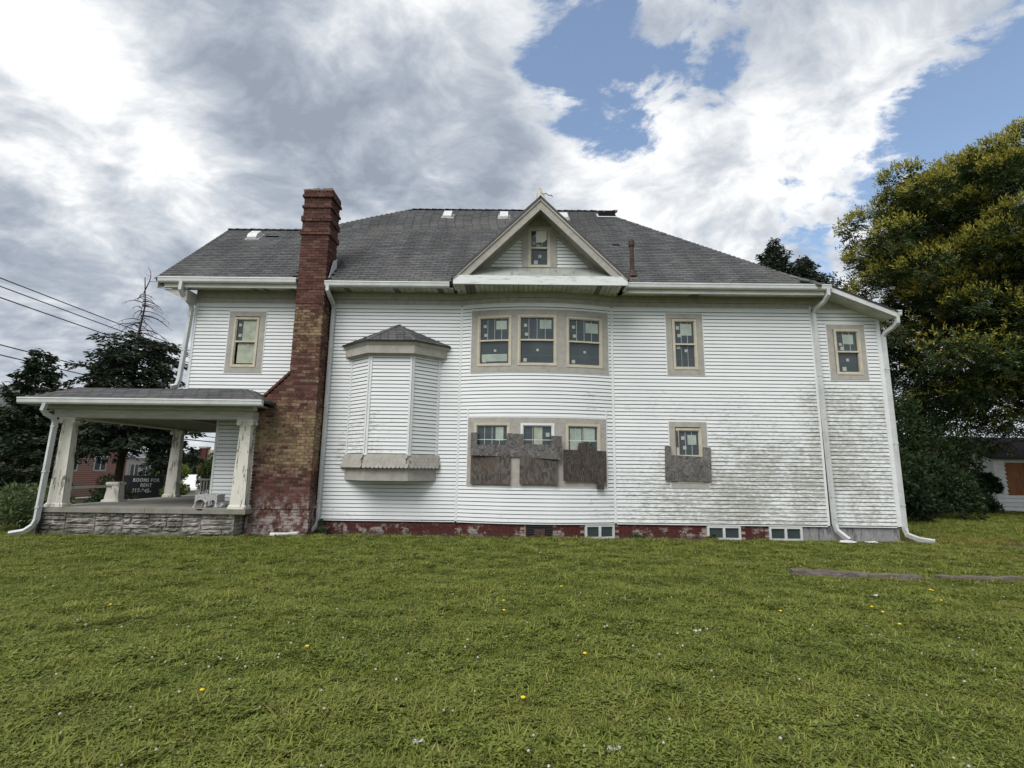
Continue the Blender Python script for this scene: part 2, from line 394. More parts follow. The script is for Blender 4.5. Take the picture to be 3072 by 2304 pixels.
material('far_brick', m_bwall, .9, .2)
material('far_pale', plain((.40, .38, .355), .12, 1), .9, .2)
material('dark_red_brick', plain((.085, .026, .026), .2, 3), .9, .2)
material('sign_beige', plain((.42, .36, .28), .1, 2), .9, .2)
def m_orange(t):
    p = t.pos(); n = t.noise(t.map(p, (9, 1, 2)), 1, 5, .6); return t.ramp(n, [(.3, (.19, .075, .035)), (.7, (.32, .14, .07))]), n
material('brown_board', m_orange, .8, .2, .2)
material('shed_paint', plain((.72, .72, .71), .10, 2), .7, .25)
def m_timber(t):
    p = t.pos(); n = t.noise(t.map(p, (2, 25, 25)), 1, 6, .7); return t.ramp(n, [(.3, (.060, .045, .042)), (.55, (.15, .125, .115)), (.8, (.28, .26, .24))]), n
material('old_timber', m_timber, .95, .1, .8, .01)
material('car_silver', plain((.42, .44, .46), .03, 1), .25, .6, metal=.3)
material('car_white', plain((.74, .75, .76), .02, 1), .25, .5)
material('tyre', plain((.02, .02, .02), .2, 9), .9, .2)
material('car_glass', plain((.02, .025, .03), .1, 2), .06, .6)
material('stone_white', plain((.55, .54, .52), .15, 8), .9, .2)
material('litter_white', plain((.45, .44, .44), .2, 14), .8, .2)
material('litter_red', plain((.42, .10, .07), .2, 14), .8, .2)
material('wire', plain((.02, .02, .022), .1, 3), .7, .3)
material('bark', plain((.075, .06, .048), .35, 9), .95, .1)
material('dead_bark', plain((.055, .043, .036), .3, 9), .95, .1)
def m_leaf(cols, n_scale=.9, trans=.25):
    def mk(name):
        m = bpy.data.materials.new(name); m.use_nodes = True; t = NT(m.node_tree); P = m.node_tree.nodes['Principled BSDF']; out = m.node_tree.nodes['Material Output']
        i = t.isl(); n = t.noise(t.pos(), n_scale, 3)
        k = t.math('ADD', t.math('MULTIPLY', i, .6), t.math('MULTIPLY', n, .4))
        c = t.ramp(k, [(.2, cols[0]), (.5, cols[1]), (.8, cols[2])])
        t.put(P.inputs['Base Color'], c); P.inputs['Roughness'].default_value = .6; P.inputs['Specular IOR Level'].default_value = .25
        tr = t.n('ShaderNodeBsdfTranslucent'); t.put(tr.inputs[0], c); mxs = t.n('ShaderNodeMixShader'); mxs.inputs[0].default_value = trans
        t.L.new(P.outputs[0], mxs.inputs[1]); t.L.new(tr.outputs[0], mxs.inputs[2]); t.L.new(mxs.outputs[0], out.inputs[0])
        MATS[name] = m
    return mk
m_leaf([(.030, .050, .014), (.048, .074, .020), (.075, .100, .028)])('leaf_mid')
m_leaf([(.014, .028, .011), (.022, .040, .015), (.036, .060, .020)])('leaf_dark')
m_leaf([(.20, .19, .026), (.29, .27, .045), (.38, .355, .085)], trans=.15)('flower_yellow')
m_leaf([(.012, .022, .012), (.020, .034, .018), (.032, .050, .024)], trans=.08)('needle')
m_leaf([(.010, .019, .010), (.016, .027, .014), (.026, .038, .018)], trans=.08)('needle_dark')
m_leaf([(.10, .15, .02), (.15, .20, .03), (.21, .26, .05)])('leaf_lime')
m_leaf([(.055, .085, .035), (.085, .125, .048), (.17, .20, .10)])('leaf_shrub')
m_leaf([(.05, .07, .05), (.065, .085, .062), (.085, .105, .075)], .2)('leaf_far')
def grass_mat(name, cols, dry):
    m = bpy.data.materials.new(name); m.use_nodes = True; t = NT(m.node_tree); P = m.node_tree.nodes['Principled BSDF']; out = m.node_tree.nodes['Material Output']
    p = t.pos(); i = t.isl(); b = t.noise(p, .9, 5, .65); f = t.noise(p, 4.5, 4, .65)
    k = t.math('ADD', t.math('ADD', t.math('MULTIPLY', i, .35), t.math('MULTIPLY', b, .40)), t.math('MULTIPLY', f, .25))
    c = t.ramp(k, [(.30, cols[0]), (.48, cols[1]), (.64, cols[2])])
    d = t.rng(t.math('ADD', t.math('MULTIPLY', f, .5), t.math('MULTIPLY', i, .5)), .66, .82, 0, .8)
    c = t.mix(d, c, dry)
    orr = t.n('ShaderNodeObjectInfo').outputs['Random']; c = t.mix(t.rng(orr, 0, .40, .50, 0), c, (.020, .032, .008)); c = t.mix(t.rng(orr, .72, 1., 0, .45), c, (.24, .27, .06))
    band = t.noise(t.map(p, (.12, 1.1, 1)), 1.0, 3); c = t.mix(t.rng(band, .5, .66, 0, .30), c, (.22, .215, .055))
    t.put(P.inputs['Base Color'], c); P.inputs['Roughness'].default_value = .65; P.inputs['Specular IOR Level'].default_value = .25
    tr = t.n('ShaderNodeBsdfTranslucent'); t.put(tr.inputs[0], c); mxs = t.n('ShaderNodeMixShader'); mxs.inputs[0].default_value = .3
    t.L.new(P.outputs[0], mxs.inputs[1]); t.L.new(tr.outputs[0], mxs.inputs[2]); t.L.new(mxs.outputs[0], out.inputs[0]); MATS[name] = m
grass_mat('grass', [(.105, .135, .022), (.180, .210, .034), (.270, .285, .058)], (.34, .28, .15))
grass_mat('clover', [(.082, .120, .022), (.140, .182, .034), (.215, .250, .054)], (.22, .20, .08))
def m_ground(t):
    p = t.pos(); x, y, z = t.sep(p); n = t.noise(p, 9, 6, .7); b = t.noise(p, .8, 4)
    c = t.ramp(n, [(.3, (.050, .064, .016)), (.55, (.095, .115, .028)), (.75, (.14, .14, .05))])
    d = t.rng(t.noise(p, 2.6, 5), .56, .68, 0, .7); c = t.mix(d, c, (.085, .065, .042))
    soil = t.math('MULTIPLY', t.rng(y, -.95, -.30), t.math('MULTIPLY', t.rng(y, 1.0, .1), t.rng(t.noise(p, 4, 4), .3, .55)))
    c = t.mix(t.math('MULTIPLY', soil, .9), c, (.055, .040, .026))
    ru = t.vmath('LENGTH', t.vmath('MULTIPLY', t.vmath('SUBTRACT', p, (12.4, .8, 0)), (.6, 1.0, 0)), out='Value')
    c = t.mix(t.math('MULTIPLY', t.rng(ru, 1.2, .4), .9), c, (.15, .085, .03))
    return c, n
material('soil', m_ground, .95, .1, .8, .03)
material('petal_white', plain((.42, .39, .36), .2, 40), .8, .2)
material('petal_yellow', plain((.72, .52, .02), .1, 40), .7, .2)
material('stem_green', plain((.07, .11, .03), .2, 10), .7, .2)

# ================================================================== ground
GZ = .07
def gz(x, y):
    z = GZ
    if x < -17: z -= min(1, (-17 - x) / 4.5) ** 1.0 * 1.05
    return z
def grid(x0, x1, y0, y1, nx, ny, fn):
    mb = MB(); xs = np.linspace(x0, x1, nx + 1); ys = np.linspace(y0, y1, ny + 1)
    mb.v = [(x, y, fn(x, y)) for y in ys for x in xs]
    mb.f = [(j * (nx + 1) + i, j * (nx + 1) + i + 1, (j + 1) * (nx + 1) + i + 1, (j + 1) * (nx + 1) + i) for j in range(ny) for i in range(nx)]
    return mb
gxs = [-400, -120, -60, -36] + list(np.arange(-34, 42, 2.)) + [60, 120, 400]
gys = [-200, -60, -24] + list(np.arange(-16, 40, 2.)) + [60, 120, 300, 600]
mb = MB(); mb.v = [(x, y, gz(x, y)) for y in gys for x in gxs]; nx = len(gxs)
mb.f = [(j * nx + i, j * nx + i + 1, (j + 1) * nx + i + 1, (j + 1) * nx + i) for j in range(len(gys) - 1) for i in range(nx - 1)]
mb.build('ground', 'soil', kind='structure')
MB().box(-33.5, -25.2, -60, 200, -1.3, GZ - 1.05 + .02).build('street', 'asphalt', kind='structure')
MB().box(-25.2, -25.0, -60, 200, -1.3, GZ - 1.05 + .14).box(-25.0, -23.3, -60, 200, -1.3, GZ - 1.05 + .13).build('pavement', 'sidewalk', kind='structure')

# ================================================================== the house
house = thing('house', 'long white clapboard two-storey house with grey hipped roof and red brick chimney', 'house')
def flat(y0): return lambda s, o, z: (s, y0 - o, z)
W0 = flat(0.)
BX, BA, BS = .57, 2.07, .32; BR_ = (BA * BA + BS * BS) / (2 * BS)
def bay(s, o, z):
    dx = s - BX; y = -(math.sqrt(BR_ * BR_ - dx * dx) - (BR_ - BS)); n = Vector((dx / BR_, -math.sqrt(1 - (dx / BR_) ** 2)))
    return (s + n.x * o, y + n.y * o, z)
def seg(p0, p1):
    d = Vector((p1[0] - p0[0], p1[1] - p0[1])); L = d.length; d /= L; n = Vector((d.y, -d.x))
    f = lambda s, o, z: (p0[0] + d.x * s + n.x * o, p0[1] + d.y * s + n.y * o, z)
    f.L = L; f.ang = math.atan2(d.y, d.x); f.p0 = p0; return f
EXP = .1
PROF = [(0, .016), (.027, .0155), (.027, .024), (.013, EXP), (0, EXP)]     # (out, up) section of one siding board, gap added below for a shade line
def board_mesh(mp, s0, s1, n, z0=0., dl=0, dr=0):
    mb = MB(); k = len(PROF); vs = []
    for i in range(n + 1):
        q = i / n
        for o, zz in PROF:
            f = zz / EXP; a = s0 + dl * max(0, f); b = s1 - dr * max(0, f)
            vs.append(mp(a + (b - a) * q, o, z0 + zz))
    fs = [(i * k + j, i * k + (j + 1) % k, (i + 1) * k + (j + 1) % k, (i + 1) * k + j) for i in range(n) for j in range(k)]
    fs += [tuple(range(k))[::-1], tuple(range(n * k, n * k + k))]
    return mb.add(vs, fs).mesh('siding_board')
UNIT_BOARD = board_mesh(W0, 0, 1, 1)
UNIT_BOARD.materials.append(MATS['siding'])
_bk = {}
def siding(parent, s0, s1, z0, z1, holes=(), y=0., curved=False, segm=None):
    nz = int(round((z1 - z0) / EXP))
    for c in range(nz):
        z = z0 + c * EXP; iv = [(s0, s1)]
        for a, b, h0, h1 in holes:
            if min(z + EXP, h1) - max(z, h0) > EXP * .35:
                nv = []
                for p, q in iv:
                    if b <= p or a >= q: nv.append((p, q)); continue
                    if a - p > .02: nv.append((p, a))
                    if q - b > .02: nv.append((b, q))
                iv = nv
        for p, q in iv:
            jz = R.uniform(-.0012, .0012)
            if curved:
                key = (round(p, 3), round(q, 3))
                if key not in _bk: _bk[key] = board_mesh(bay, p, q, max(2, int((q - p) * 6)))
                obj('siding_board', _bk[key], 'siding', parent, (0, 0, z + jz))
            elif segm: obj('siding_board', UNIT_BOARD, None, parent, segm(p, 0, z + jz), (0, 0, segm.ang), (q - p, 1, 1))
            else: obj('siding_board', UNIT_BOARD, None, parent, (p, y, z + jz), None, (q - p, 1, 1))

SB, ST = .45, 6.25     # siding bottom and top
# solid cores
w1 = MB().box(-8.9, -5.2, .02, 5.1, 3.0, 6.55).box(-7.95, -5.2, .021, 5.1, .3, 3.0).build('wall', 'lap_shade_core', house)
w2 = MB().box(-5.2, -1.5, .02, 9, .3, 6.55).build('wall', 'lap_shade_core', house)
mb = MB(); n = 16
pts = [bay(-1.49 + (4.12) * i / n, -.10, 0)[:2] for i in range(n + 1)]
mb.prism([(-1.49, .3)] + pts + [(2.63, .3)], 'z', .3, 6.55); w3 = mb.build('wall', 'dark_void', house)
w4 = MB().box(2.64, 8.1, .05, 9, .3, 6.55).build('wall', 'lap_shade_core', house)
w5 = MB().box(8.1, 9.98, .05, 9, .3, 6.15).build('wall', 'lap_shade_core', house)
MB().box(9.95, 10.02, .052, 9, .45, 6.1).build('side_wall', 'siding', house)
MB().box(-8.955, -8.9, .03, 5.1, 3.0, 9.0 - 2.45).build('side_wall', 'siding', house)

# ---------------------------------------------------------------- windows
STK = {}
def rect(mb, mp, a, b, z0, z1, o): mb.mbox(mp, a, b, o, o + .002, z0, z1, 2); return mb
def window(mp, s0, s1, z0, z1, rail, cols=3, rows=1, stickers=(), films=(), curt=None, frame='cream', label=None, deep=0., low_cols=0):
    """double-hung window: frame mesh with panes, meeting rail, muntins and labels stuck on the glass as sub-parts"""
    F = .055; mb = MB()
    for a, b, c, d in ((s0, s1, z1 - F, z1), (s0, s1, z0, z0 + F), (s0, s0 + F, z0 + F, z1 - F), (s1 - F, s1, z0 + F, z1 - F)):
        mb.mbox(mp, a, b, -.03 - deep, .048 - deep, c, d, 3)
    g = .022
    for a, b, c, d in ((s0 + F, s1 - F, z1 - F - g, z1 - F), (s0 + F, s1 - F, z0 + F, z0 + F + g), (s0 + F, s0 + F + g, z0 + F + g, z1 - F - g), (s1 - F - g, s1 - F, z0 + F + g, z1 - F - g)):
        mb.mbox(mp, a, b, -.028 - deep, .030 - deep, c, d, 3)
    w = mb.build('window', frame, house, label=label)
    a, b = s0 + F + g, s1 - F - g; c, d = z0 + F + g, z1 - F - g
    MB().mbox(mp, a, b, -.04 - deep, -.020 - deep, c, rail, 3).build('pane', 'glass', w)
    MB().mbox(mp, a, b, -.025 - deep, -.005 - deep, rail, d, 3).build('pane', 'glass', w)
    MB().mbox(mp, s0 + F * .6, s1 - F * .6, -.02 - deep, .040 - deep, rail - .022, rail + .022, 3).build('meeting_rail', frame, w)
    for k in range(1, cols):
        q = a + (b - a) * k / cols
        MB().mbox(mp, q - .007, q + .007, -.006 - deep, .002 - deep, rail + .022, d).build('muntin', 'tape', w)
    for k in range(1, rows):
        q = rail + (d - rail) * k / rows
        MB().mbox(mp, a, b, -.006 - deep, .003 - deep, q - .007, q + .007, 3).build('muntin', 'white_trim', w)
    for k in range(1, low_cols):
        q = a + (b - a) * k / low_cols
        MB().mbox(mp, q - .004, q + .004, -.021 - deep, -.015 - deep, c, rail - .022).build('muntin', 'tape', w)
    for u, v, wu, wv in films:        # fractions of the glass
        A = a + (b - a) * u; C = c + (d - c) * v; o = (.0015 if C > rail - .05 else -.014) - deep
        MB().mbox(mp, A, A + (b - a) * wu, o - .006, o, C, C + (d - c) * wv, 2).build('film', 'film', w)
    for u, v, su in stickers:
        A = a + (b - a) * u; C = c + (d - c) * v; o = (.004 if C > rail - .05 else -.010) - deep
        MB().mbox(mp, A, A + su * .82, o - .006, o, C, C + su * .85, 1).build('sticker', 'paper', w)
    if curt:
        for u0_, u1_, v0_, v1_ in curt:
            A = a + (b - a) * u0_; B = a + (b - a) * u1_; C = c + (d - c) * v0_; D = c + (d - c) * v1_; o = (-.002 if C > rail - .05 else -.017) - deep
            MB().mbox(mp, A, B, o - .008, o, C, D, 3).build('curtain', 'curtain', w)
    return w
def casing(mp, s0, s1, z0, z1, mull=(), jw=.16, top=.14, bot=.15, n=1, edge=True):
    """flat beige boards round one opening or a row of openings, each board a part; a thin white channel outside"""
    for a, b, c, d, o in ((s0, s1, z1 - top, z1, .036), (s0, s1, z0, z0 + bot, .037)):
        MB().mbox(mp, a, b, 0, o, c, d, n).build('casing_board', 'trim', house)
    for a, b in [(s0, s0 + jw), (s1 - jw, s1)] + list(mull):
        MB().mbox(mp, a, b, 0, .033, z0 + bot, z1 - top, max(1, n // 4)).build('casing_board', 'trim', house)
    if edge:
        e = .022; mb = MB()
        mb.mbox(mp, s0 - e, s1 + e, 0, .030, z1, z1 + e, n).mbox(mp, s0 - e, s1 + e, 0, .030, z0 - e, z0, n)
        mb.mbox(mp, s0 - e, s0, 0, .0301, z0, z1).mbox(mp, s1, s1 + e, 0, .0301, z0, z1); mb.build('casing_edge', 'white_trim', house)

# left upper window
casing(W0, -7.96, -6.95, 4.31, 6.04)
window(W0, -7.81, -7.12, 4.46, 5.87, 5.18, 3, 1, [(.10, .62, .10), (.08, .86, .09), (.55, .40, .10)], [], [(.30, 1, .51, .99), (.10, .98, .03, .48)], label='upper window with pale curtains behind the glass')
siding(w1, -8.93, -5.95, 3.55, ST, [(-7.9, -7.0, 4.4, 5.97)])
siding(w1, -7.97, -6.6, .75, 3.05)
# wall between chimney and bay
siding(w2, -5.16, -1.50, SB, ST, [(-4.3, -2.2, 1.6, 4.95)])
# bay
holes = [(-1.15, 2.48, 4.42, 6.05), (-1.18, 2.38, 1.40, 3.12)]
siding(w3, -1.49, 2.63, SB, ST, holes, curved=True)
casing(bay, -1.20, 2.53, 4.36, 6.09, [(-.11, .06), (1.10, 1.37)], .17, .17, .16, 16)
TG = [(.13, .60, .10), (.10, .80, .10), (.09, .03, .11), (.48, .26, .08)]
window(bay, -1.03, -.11, 4.52, 5.92, 5.23, 4, 1, TG, [(.55, .76, .38, .19), (.05, .05, .90, .16)], label='bay upper window with white labels and film on the glass, next to the oriel')
window(bay, .06, 1.10, 4.53, 5.93, 5.235, 4, 1, TG, [(.58, .76, .36, .20)], label='middle upper window of the bay, labels on the glass')
window(bay, 1.37, 2.36, 4.51, 5.91, 5.22, 4, 1, TG, [(.55, .72, .42, .22)], label='upper bay window with peeling film, farthest from the oriel')
casing(bay, -1.23, 2.43, 1.36, 3.14, [(-.12, .16), (1.04, 1.34)], .17, .15, .12, 16)
window(bay, -1.06, -.12, 1.48, 2.99, 2.20, 4, 2, [(.10, .58, .08)], [(.62, .72, .26, .26)], label='lower bay window half hidden by strand board')
window(bay, .16, 1.04, 1.48, 2.99, 2.20, 3, 2, [(.80, .80, .12)], [], [(.38, .66, .52, .99)], frame='white_trim', label='white framed lower window in the middle of the bay')
window(bay, 1.34, 2.26, 1.48, 2.99, 2.20, 4, 2, [(.10, .56, .12)], [(.52, .72, .40, .26), (.05, .55, .40, .42)], label='lower bay window above a dark plywood sheet')
# right windows
casing(W0, 4.15, 5.16, 4.38, 6.11)
window(W0, 4.32, 4.99, 4.53, 5.95, 5.24, 3, 1, [(.06, .83, .12), (.14, .66, .11), (.08, .40, .12), (.5, .33, .09)], [(.30, .70, .60, .26)], low_cols=3, label='upper single window right of the bay')
casing(W0, 4.13, 5.13, 1.38, 3.10)
window(W0, 4.31, 4.98, 1.50, 2.93, 2.20, 3, 1, [(.12, .82, .11), (.20, .62, .11)], [(.45, .72, .45, .20)], label='lower single window half covered by strand board')
casing(W0, 8.57, 9.60, 4.30, 5.84)
window(W0, 8.75, 9.46, 4.44, 5.71, 5.08, 3, 1, [(.12, .66, .09), (.18, .55, .11), (.2, .03, .13), (.42, .27, .09)], [(.32, .70, .52, .24)], label='upper window in the narrow rear wall')
siding(w4, 2.64, 8.16, SB, ST, [(4.2, 5.1, 4.45, 6.05), (4.18, 5.08, 1.45, 3.05)])
siding(w5, 8.30, 9.97, SB, ST, [(8.65, 9.53, 4.37, 5.78)])
# white vertical trims
def vtrim(mp, s0, s1, z0, z1, o=.034): MB().mbox(mp, s0, s1, 0, o, z0, z1).build('corner_trim', 'white_trim', house)
vtrim(W0, -8.96, -8.89, 3.42, ST); vtrim(W0, -1.53, -1.475, SB, ST); vtrim(W0, 2.625, 2.685, SB, ST)
vtrim(W0, 8.14, 8.20, SB, ST + .1, .03); vtrim(W0, 9.93, 10.04, SB, 6.28, .04); vtrim(W0, -8.0, -7.95, .75, 3.0)
for a, b in ((-1.22, -1.19), (2.52, 2.55)): vtrim(bay, a, b, 6.1, 6.23, .03)
for a, b in ((-1.26, -1.23), (2.43, 2.46)): vtrim(bay, a, b, 3.14, 3.38, .03)
for a, b, mp, n in ((-8.93, -5.95, W0, 1), (-5.16, -1.53, W0, 1), (-1.475, 2.625, bay, 14), (2.685, 8.14, W0, 1), (8.30, 9.93, W0, 1)):
    MB().mbox(mp, a, b, 0, .028, ST, ST + .025, n).build('siding_cap', 'white_trim', house)
for a, b, mp, n in ((-5.16, -1.53, W0, 1), (-1.475, 2.625, bay, 14), (2.685, 8.14, W0, 1), (8.30, 9.93, W0, 1)):
    MB().mbox(mp, a, b, .0, .026, SB - .03, SB - .006, n).build('siding_starter', 'white_trim', house)
# frieze boards
for a, b, mp, n in ((-8.95, -5.95, W0, 1), (-5.16, -3.0, W0, 1), (-2.995, -1.495, W0, 1), (-1.49, .6, bay, 8), (.605, 2.63, bay, 8), (2.635, 5.4, W0, 1), (5.405, 8.4, W0, 1)):
    MB().mbox(mp, a, b, 0, .020, ST + .025, 6.424, n).build('frieze_board', 'trim', house)
for a, b, mp, n, zt in ((-8.95, -5.95, W0, 1, 6.655), (-5.16, -1.495, W0, 1, 6.64), (-1.49, 2.63, bay, 14, 6.62), (2.635, 4.7, W0, 1, 6.62), (4.705, 8.4, W0, 1, 6.62)):
    MB().mbox(mp, a, b, 0, .038, 6.445, zt, n).build('frieze_board', 'trim', house)
    MB().mbox(mp, a, b, 0, .060, 6.425, 6.444, n).build('frieze_moulding', 'trim', house)
MB().prism([(8.41, 6.28), (9.95, 6.28), (9.95, 6.30), (8.41, 6.85)], 'y', -.02, .05).build('frieze_board', 'trim', house)

# ---------------------------------------------------------------- boards over the lower windows
def panel(pts, mp, o0, o1, mat, name='strand_board', label=None):
    """flat sheet of polygon outline (s,z) following the wall direction"""
    mb = MB(); n = len(pts); vs = [mp(s, o0, z) for s, z in pts] + [mp(s, o1, z) for s, z in pts]
    mb.add(vs, [tuple(range(n))[::-1], tuple(range(n, 2 * n))] + [(i, (i + 1) % n, n + (i + 1) % n, n + i) for i in range(n)])
    return mb.build(name, mat, house, label=label)
def chordmap(a, b):
    A, B = bay(a, 0, 0), bay(b, 0, 0); k = ((B[1] - A[1]) / (B[0] - A[0])); L = math.hypot(1, k)
    return lambda s, o, z: (s + o * k / L, A[1] + k * (s - A[0]) - o / L, z)
c1 = chordmap(-1.12, 1.22)
panel([(-1.13, 2.14), (.13, 2.11), (1.20, 2.05), (1.24, 2.65), (.97, 2.66), (.945, 2.425), (.24, 2.445), (.24, 2.70), (-.17, 2.72), (-.21, 2.41), (-.97, 2.415), (-.97, 2.735), (-1.13, 2.735)], c1, .16, .175, 'osb', label='ragged strip of grey strand board with notches cut at the window lights')
for x0, x1 in ((-1.12, -.925), (-.918, -.345), (-.338, -.09)): panel([(x0, 1.41), (x1, 1.405), (x1, 2.16), (x0, 2.16)], chordmap(-1.12, -.09), .080, .094, 'osb_brown')
for x0, x1 in ((.14, .308), (.315, .517), (.524, .717), (.724, 1.12)): panel([(x0, 1.425), (x1, 1.415), (x1, 2.14), (x0, 2.14)], chordmap(.14, 1.12), .085, .099, 'osb_brown')
c3 = chordmap(1.25, 2.39)
panel([(1.25, 1.515), (2.38, 1.49), (2.395, 2.29), (1.25, 2.315)], c3, .10, .115, 'dark_plywood', 'plywood_sheet', 'dark weathered plywood sheet under the lower bay window')
panel([(1.62, 2.25), (2.06, 2.24), (2.05, 2.49), (1.66, 2.50)], c3, .085, .098, 'dark_plywood', 'plywood_sheet')
panel([(2.12, 1.31), (2.31, 1.30), (2.31, 1.62), (2.12, 1.62)], c3, .118, .132, 'dark_plywood', 'plywood_sheet')
panel([(3.97, 1.545), (5.18, 1.53), (5.20, 2.43), (5.0, 2.43), (4.99, 2.18), (4.15, 2.215), (4.15, 2.445), (3.99, 2.445)], W0, .055, .07, 'osb', label='notched strand board over the lower half of the single window')
panel([(4.29, 2.44), (4.36, 2.43), (4.35, 2.86), (4.30, 2.87)], W0, .052, .062, 'osb_brown')

# ---------------------------------------------------------------- foundation
def fmap(s_, o, z): return bay(s_, o - .035, z) if -1.49 < s_ < 2.63 else (s_, .035 - o, z)
fd = MB().mbox(fmap, -5.2, -1.5, -.25, 0, -.3, .44).mbox(bay, -1.48, 2.62, -.3, -.036, -.3, .44, 14).mbox(fmap, 2.64, 7.5, -.25, 0, -.3, .44).build('foundation', 'mortar', house)
mb = MB(); Lb, Hb = .205, .072; holesF = [(.30, 1.01), (1.82, 2.66), (5.0, 5.91), (6.60, 7.5)]
k = 0; z = .0
while z < .41:
    x = -5.15 - (k % 2) * Lb / 2
    while x < 7.49:
        if not any(a - .02 < x + Lb / 2 < b + .02 for a, b in holesF):
            j = R.uniform(-.004, .004); mb.mbox(fmap, max(x, -5.15), min(x + Lb - .011, 7.49), -.03, .020 + j, z, z + Hb - .011)
        x += Lb
    z += Hb; k += 1
mb.build('foundation_bricks', 'red_paint_brick', fd, kind='stuff')
MB().box(7.5, 10.0, .02, .3, -.3, .44).box(9.72, 10.0, .3, 8.9, -.3, .44).build('foundation_block', 'grey_render', house)
def basement(x0, x1, z0=.06, z1=.41):
    mb = MB(); mp = bay if x1 < 2.66 else W0; x1 = min(x1, 2.62) if mp is bay else x1
    for a, b, c, d in ((x0, x1, z1 - .05, z1), (x0, x1, z0, z0 + .05), (x0, x0 + .055, z0 + .05, z1 - .05), (x1 - .055, x1, z0 + .05, z1 - .05), ((x0 + x1) / 2 - .03, (x0 + x1) / 2 + .03, z0 + .05, z1 - .05)): mb.mbox(mp, a, b, -.06, .02, c, d)
    w = mb.build('basement_window', 'white_metal', house)
    m = (x0 + x1) / 2
    for a, b in ((x0 + .055, m - .03), (m + .03, x1 - .055)): MB().mbox(mp, a, b, -.05, -.015, z0 + .05, z1 - .05).build('pane', 'glass', w)
basement(1.83, 2.64); basement(5.02, 5.89); basement(6.62, 7.48)
gr = MB().mbox(bay, .31, 1.0, -.06, -.02, .04, .41).build('vent_grille', 'black_iron', house)
for k in range(6): MB().mbox(bay, .33, .98, -.02, .004, .06 + k * .058, .085 + k * .058).build('louvre', 'black_iron', gr)
MB().mbox(bay, .52, .80, .005, .02, .14, .30).build('grille_plate', 'rust_iron', gr)

# ---------------------------------------------------------------- roof
PIT = .9526; EY, EZ = -.56, 6.79; CA = 1 / math.sqrt(1 + PIT * PIT); SA = PIT * CA
RY, WY = 4.5, 2.55; RZ = EZ + PIT * (RY - EY); WZ = EZ + PIT * (WY - EY)
HRX, HLX, RRX = 8.12, -4.0, 3.06
def rz_(y): return EZ + PIT * (y - EY)
roof = MB()
near = [(-9.78, EY, EZ), (8.12, EY, EZ), (RRX, RY, RZ), (HLX, RY, RZ), (-5.2, 3.72, rz_(3.72)), (-6.8, WY, WZ), (-9.78, WY, WZ)]
roof.slab([(x, y, z - .03) for x, y, z in near], .12)
roof.slab([(8.12, EY, EZ - .03), (8.12, 2 * RY - EY, EZ - .03), (RRX, RY, RZ - .03)], .12)
roof.slab([(8.12, 2 * RY - EY, EZ - .03), (-4.0 - 5, 2 * RY - EY, EZ - .03), (HLX, RY, RZ - .03), (RRX, RY, RZ - .03)], .12)
roof.slab([(-9.0, 9.56, EZ - .03), (-6.8, WY, WZ - .03), (HLX, RY, RZ - .03)], .1)
roof.slab([(-9.78, WY, WZ - .03), (-6.8, WY, WZ - .03), (-6.8, 2 * WY - EY, EZ), (-9.78, 2 * WY - EY, EZ)], .12)
roof_o = roof.build('roof', 'shingle', house)
def shingle_mesh(w, l, th=.017):
    return MB().add([(0, 0, 0), (w, 0, 0), (w, 0, th), (0, 0, th), (0, l, .002), (w, l, .002)], [(0, 1, 2, 3), (3, 2, 5, 4), (0, 3, 4), (1, 5, 2)])
class Shingler:
    """lays rows of tabs on a plane; the tabs asked for as single pieces become objects, the rest one mesh"""
    def __init__(s, parent): s.mb = MB(); s.parent = parent; s.n = 0
    def plane(s, org, u, v, ext, nrow, exp=.135, tab=.30, single=lambda r, x: False, skip=lambda P: False, wide=True):
        org, u, v = Vector(org), Vector(u).normalized(), Vector(v).normalized(); nrm = u.cross(v).normalized()
        M3 = Matrix((u, v, nrm)).transposed()
        base = shingle_mesh(tab - .014, exp + .05); bm = None
        for r in range(nrow):
            a, b = ext(r * exp); x = a - (tab / 2 if r % 2 else 0) - R.uniform(0, .05)
            while x < b:
                x0, x1 = max(x, a), min(x + tab, b); x += tab
                if x1 - x0 < .03: continue
                P = org + u * ((x0 + x1) / 2) + v * (r * exp)
                if skip(P): continue
                jit = R.uniform(0, .004)
                if single(r, x0) and x1 - x0 > tab * .99:
                    if bm is None: bm = base.mesh('shingle'); bm.materials.append(MATS['shingle'])
                    q = org + u * x0 + v * (r * exp) + nrm * jit
                    o = obj('shingle', bm, None, s.parent); o.matrix_basis = Matrix.Translation(q) @ M3.to_4x4(); s.n += 1
                else:
                    b_ = shingle_mesh(x1 - x0 - .014, exp + .05)
                    s.mb.add([org + u * (x0 + px) + v * (r * exp + py) + nrm * (pz + jit) for px, py, pz in b_.v], b_.f)
    def done(s, name='shingle_field'): 
        if s.mb.v: s.mb.build(name, 'shingle', s.parent, kind='stuff')
SL = (RY - EY) / CA
def main_ext(tt):
    y = EY + tt * CA
    if y < WY: a = -9.80
    else:
        f = (y - WY) / (RY - WY); a = -6.8 + 2.8 * f ** 1.15
    return a, 8.12 - (y - EY) / (RY - EY) * (8.12 - RRX) + (.25 * max(0, 1 - tt / .7) ** 2)
sh = Shingler(roof_o)
sh.plane((0, EY - .03, EZ - .028), (1, 0, 0), (0, CA, SA), main_ext, int(SL / .135), single=lambda r, x: r in (1, 2) and x > 2.9 and x < 7.4 or r in (1, 2, 3) and x < -6.0,
         skip=lambda P: (-5.98 < P.x < -5.1 and P.y < .12) or (-1.4 < P.x < 2.6 and P.y < .2))
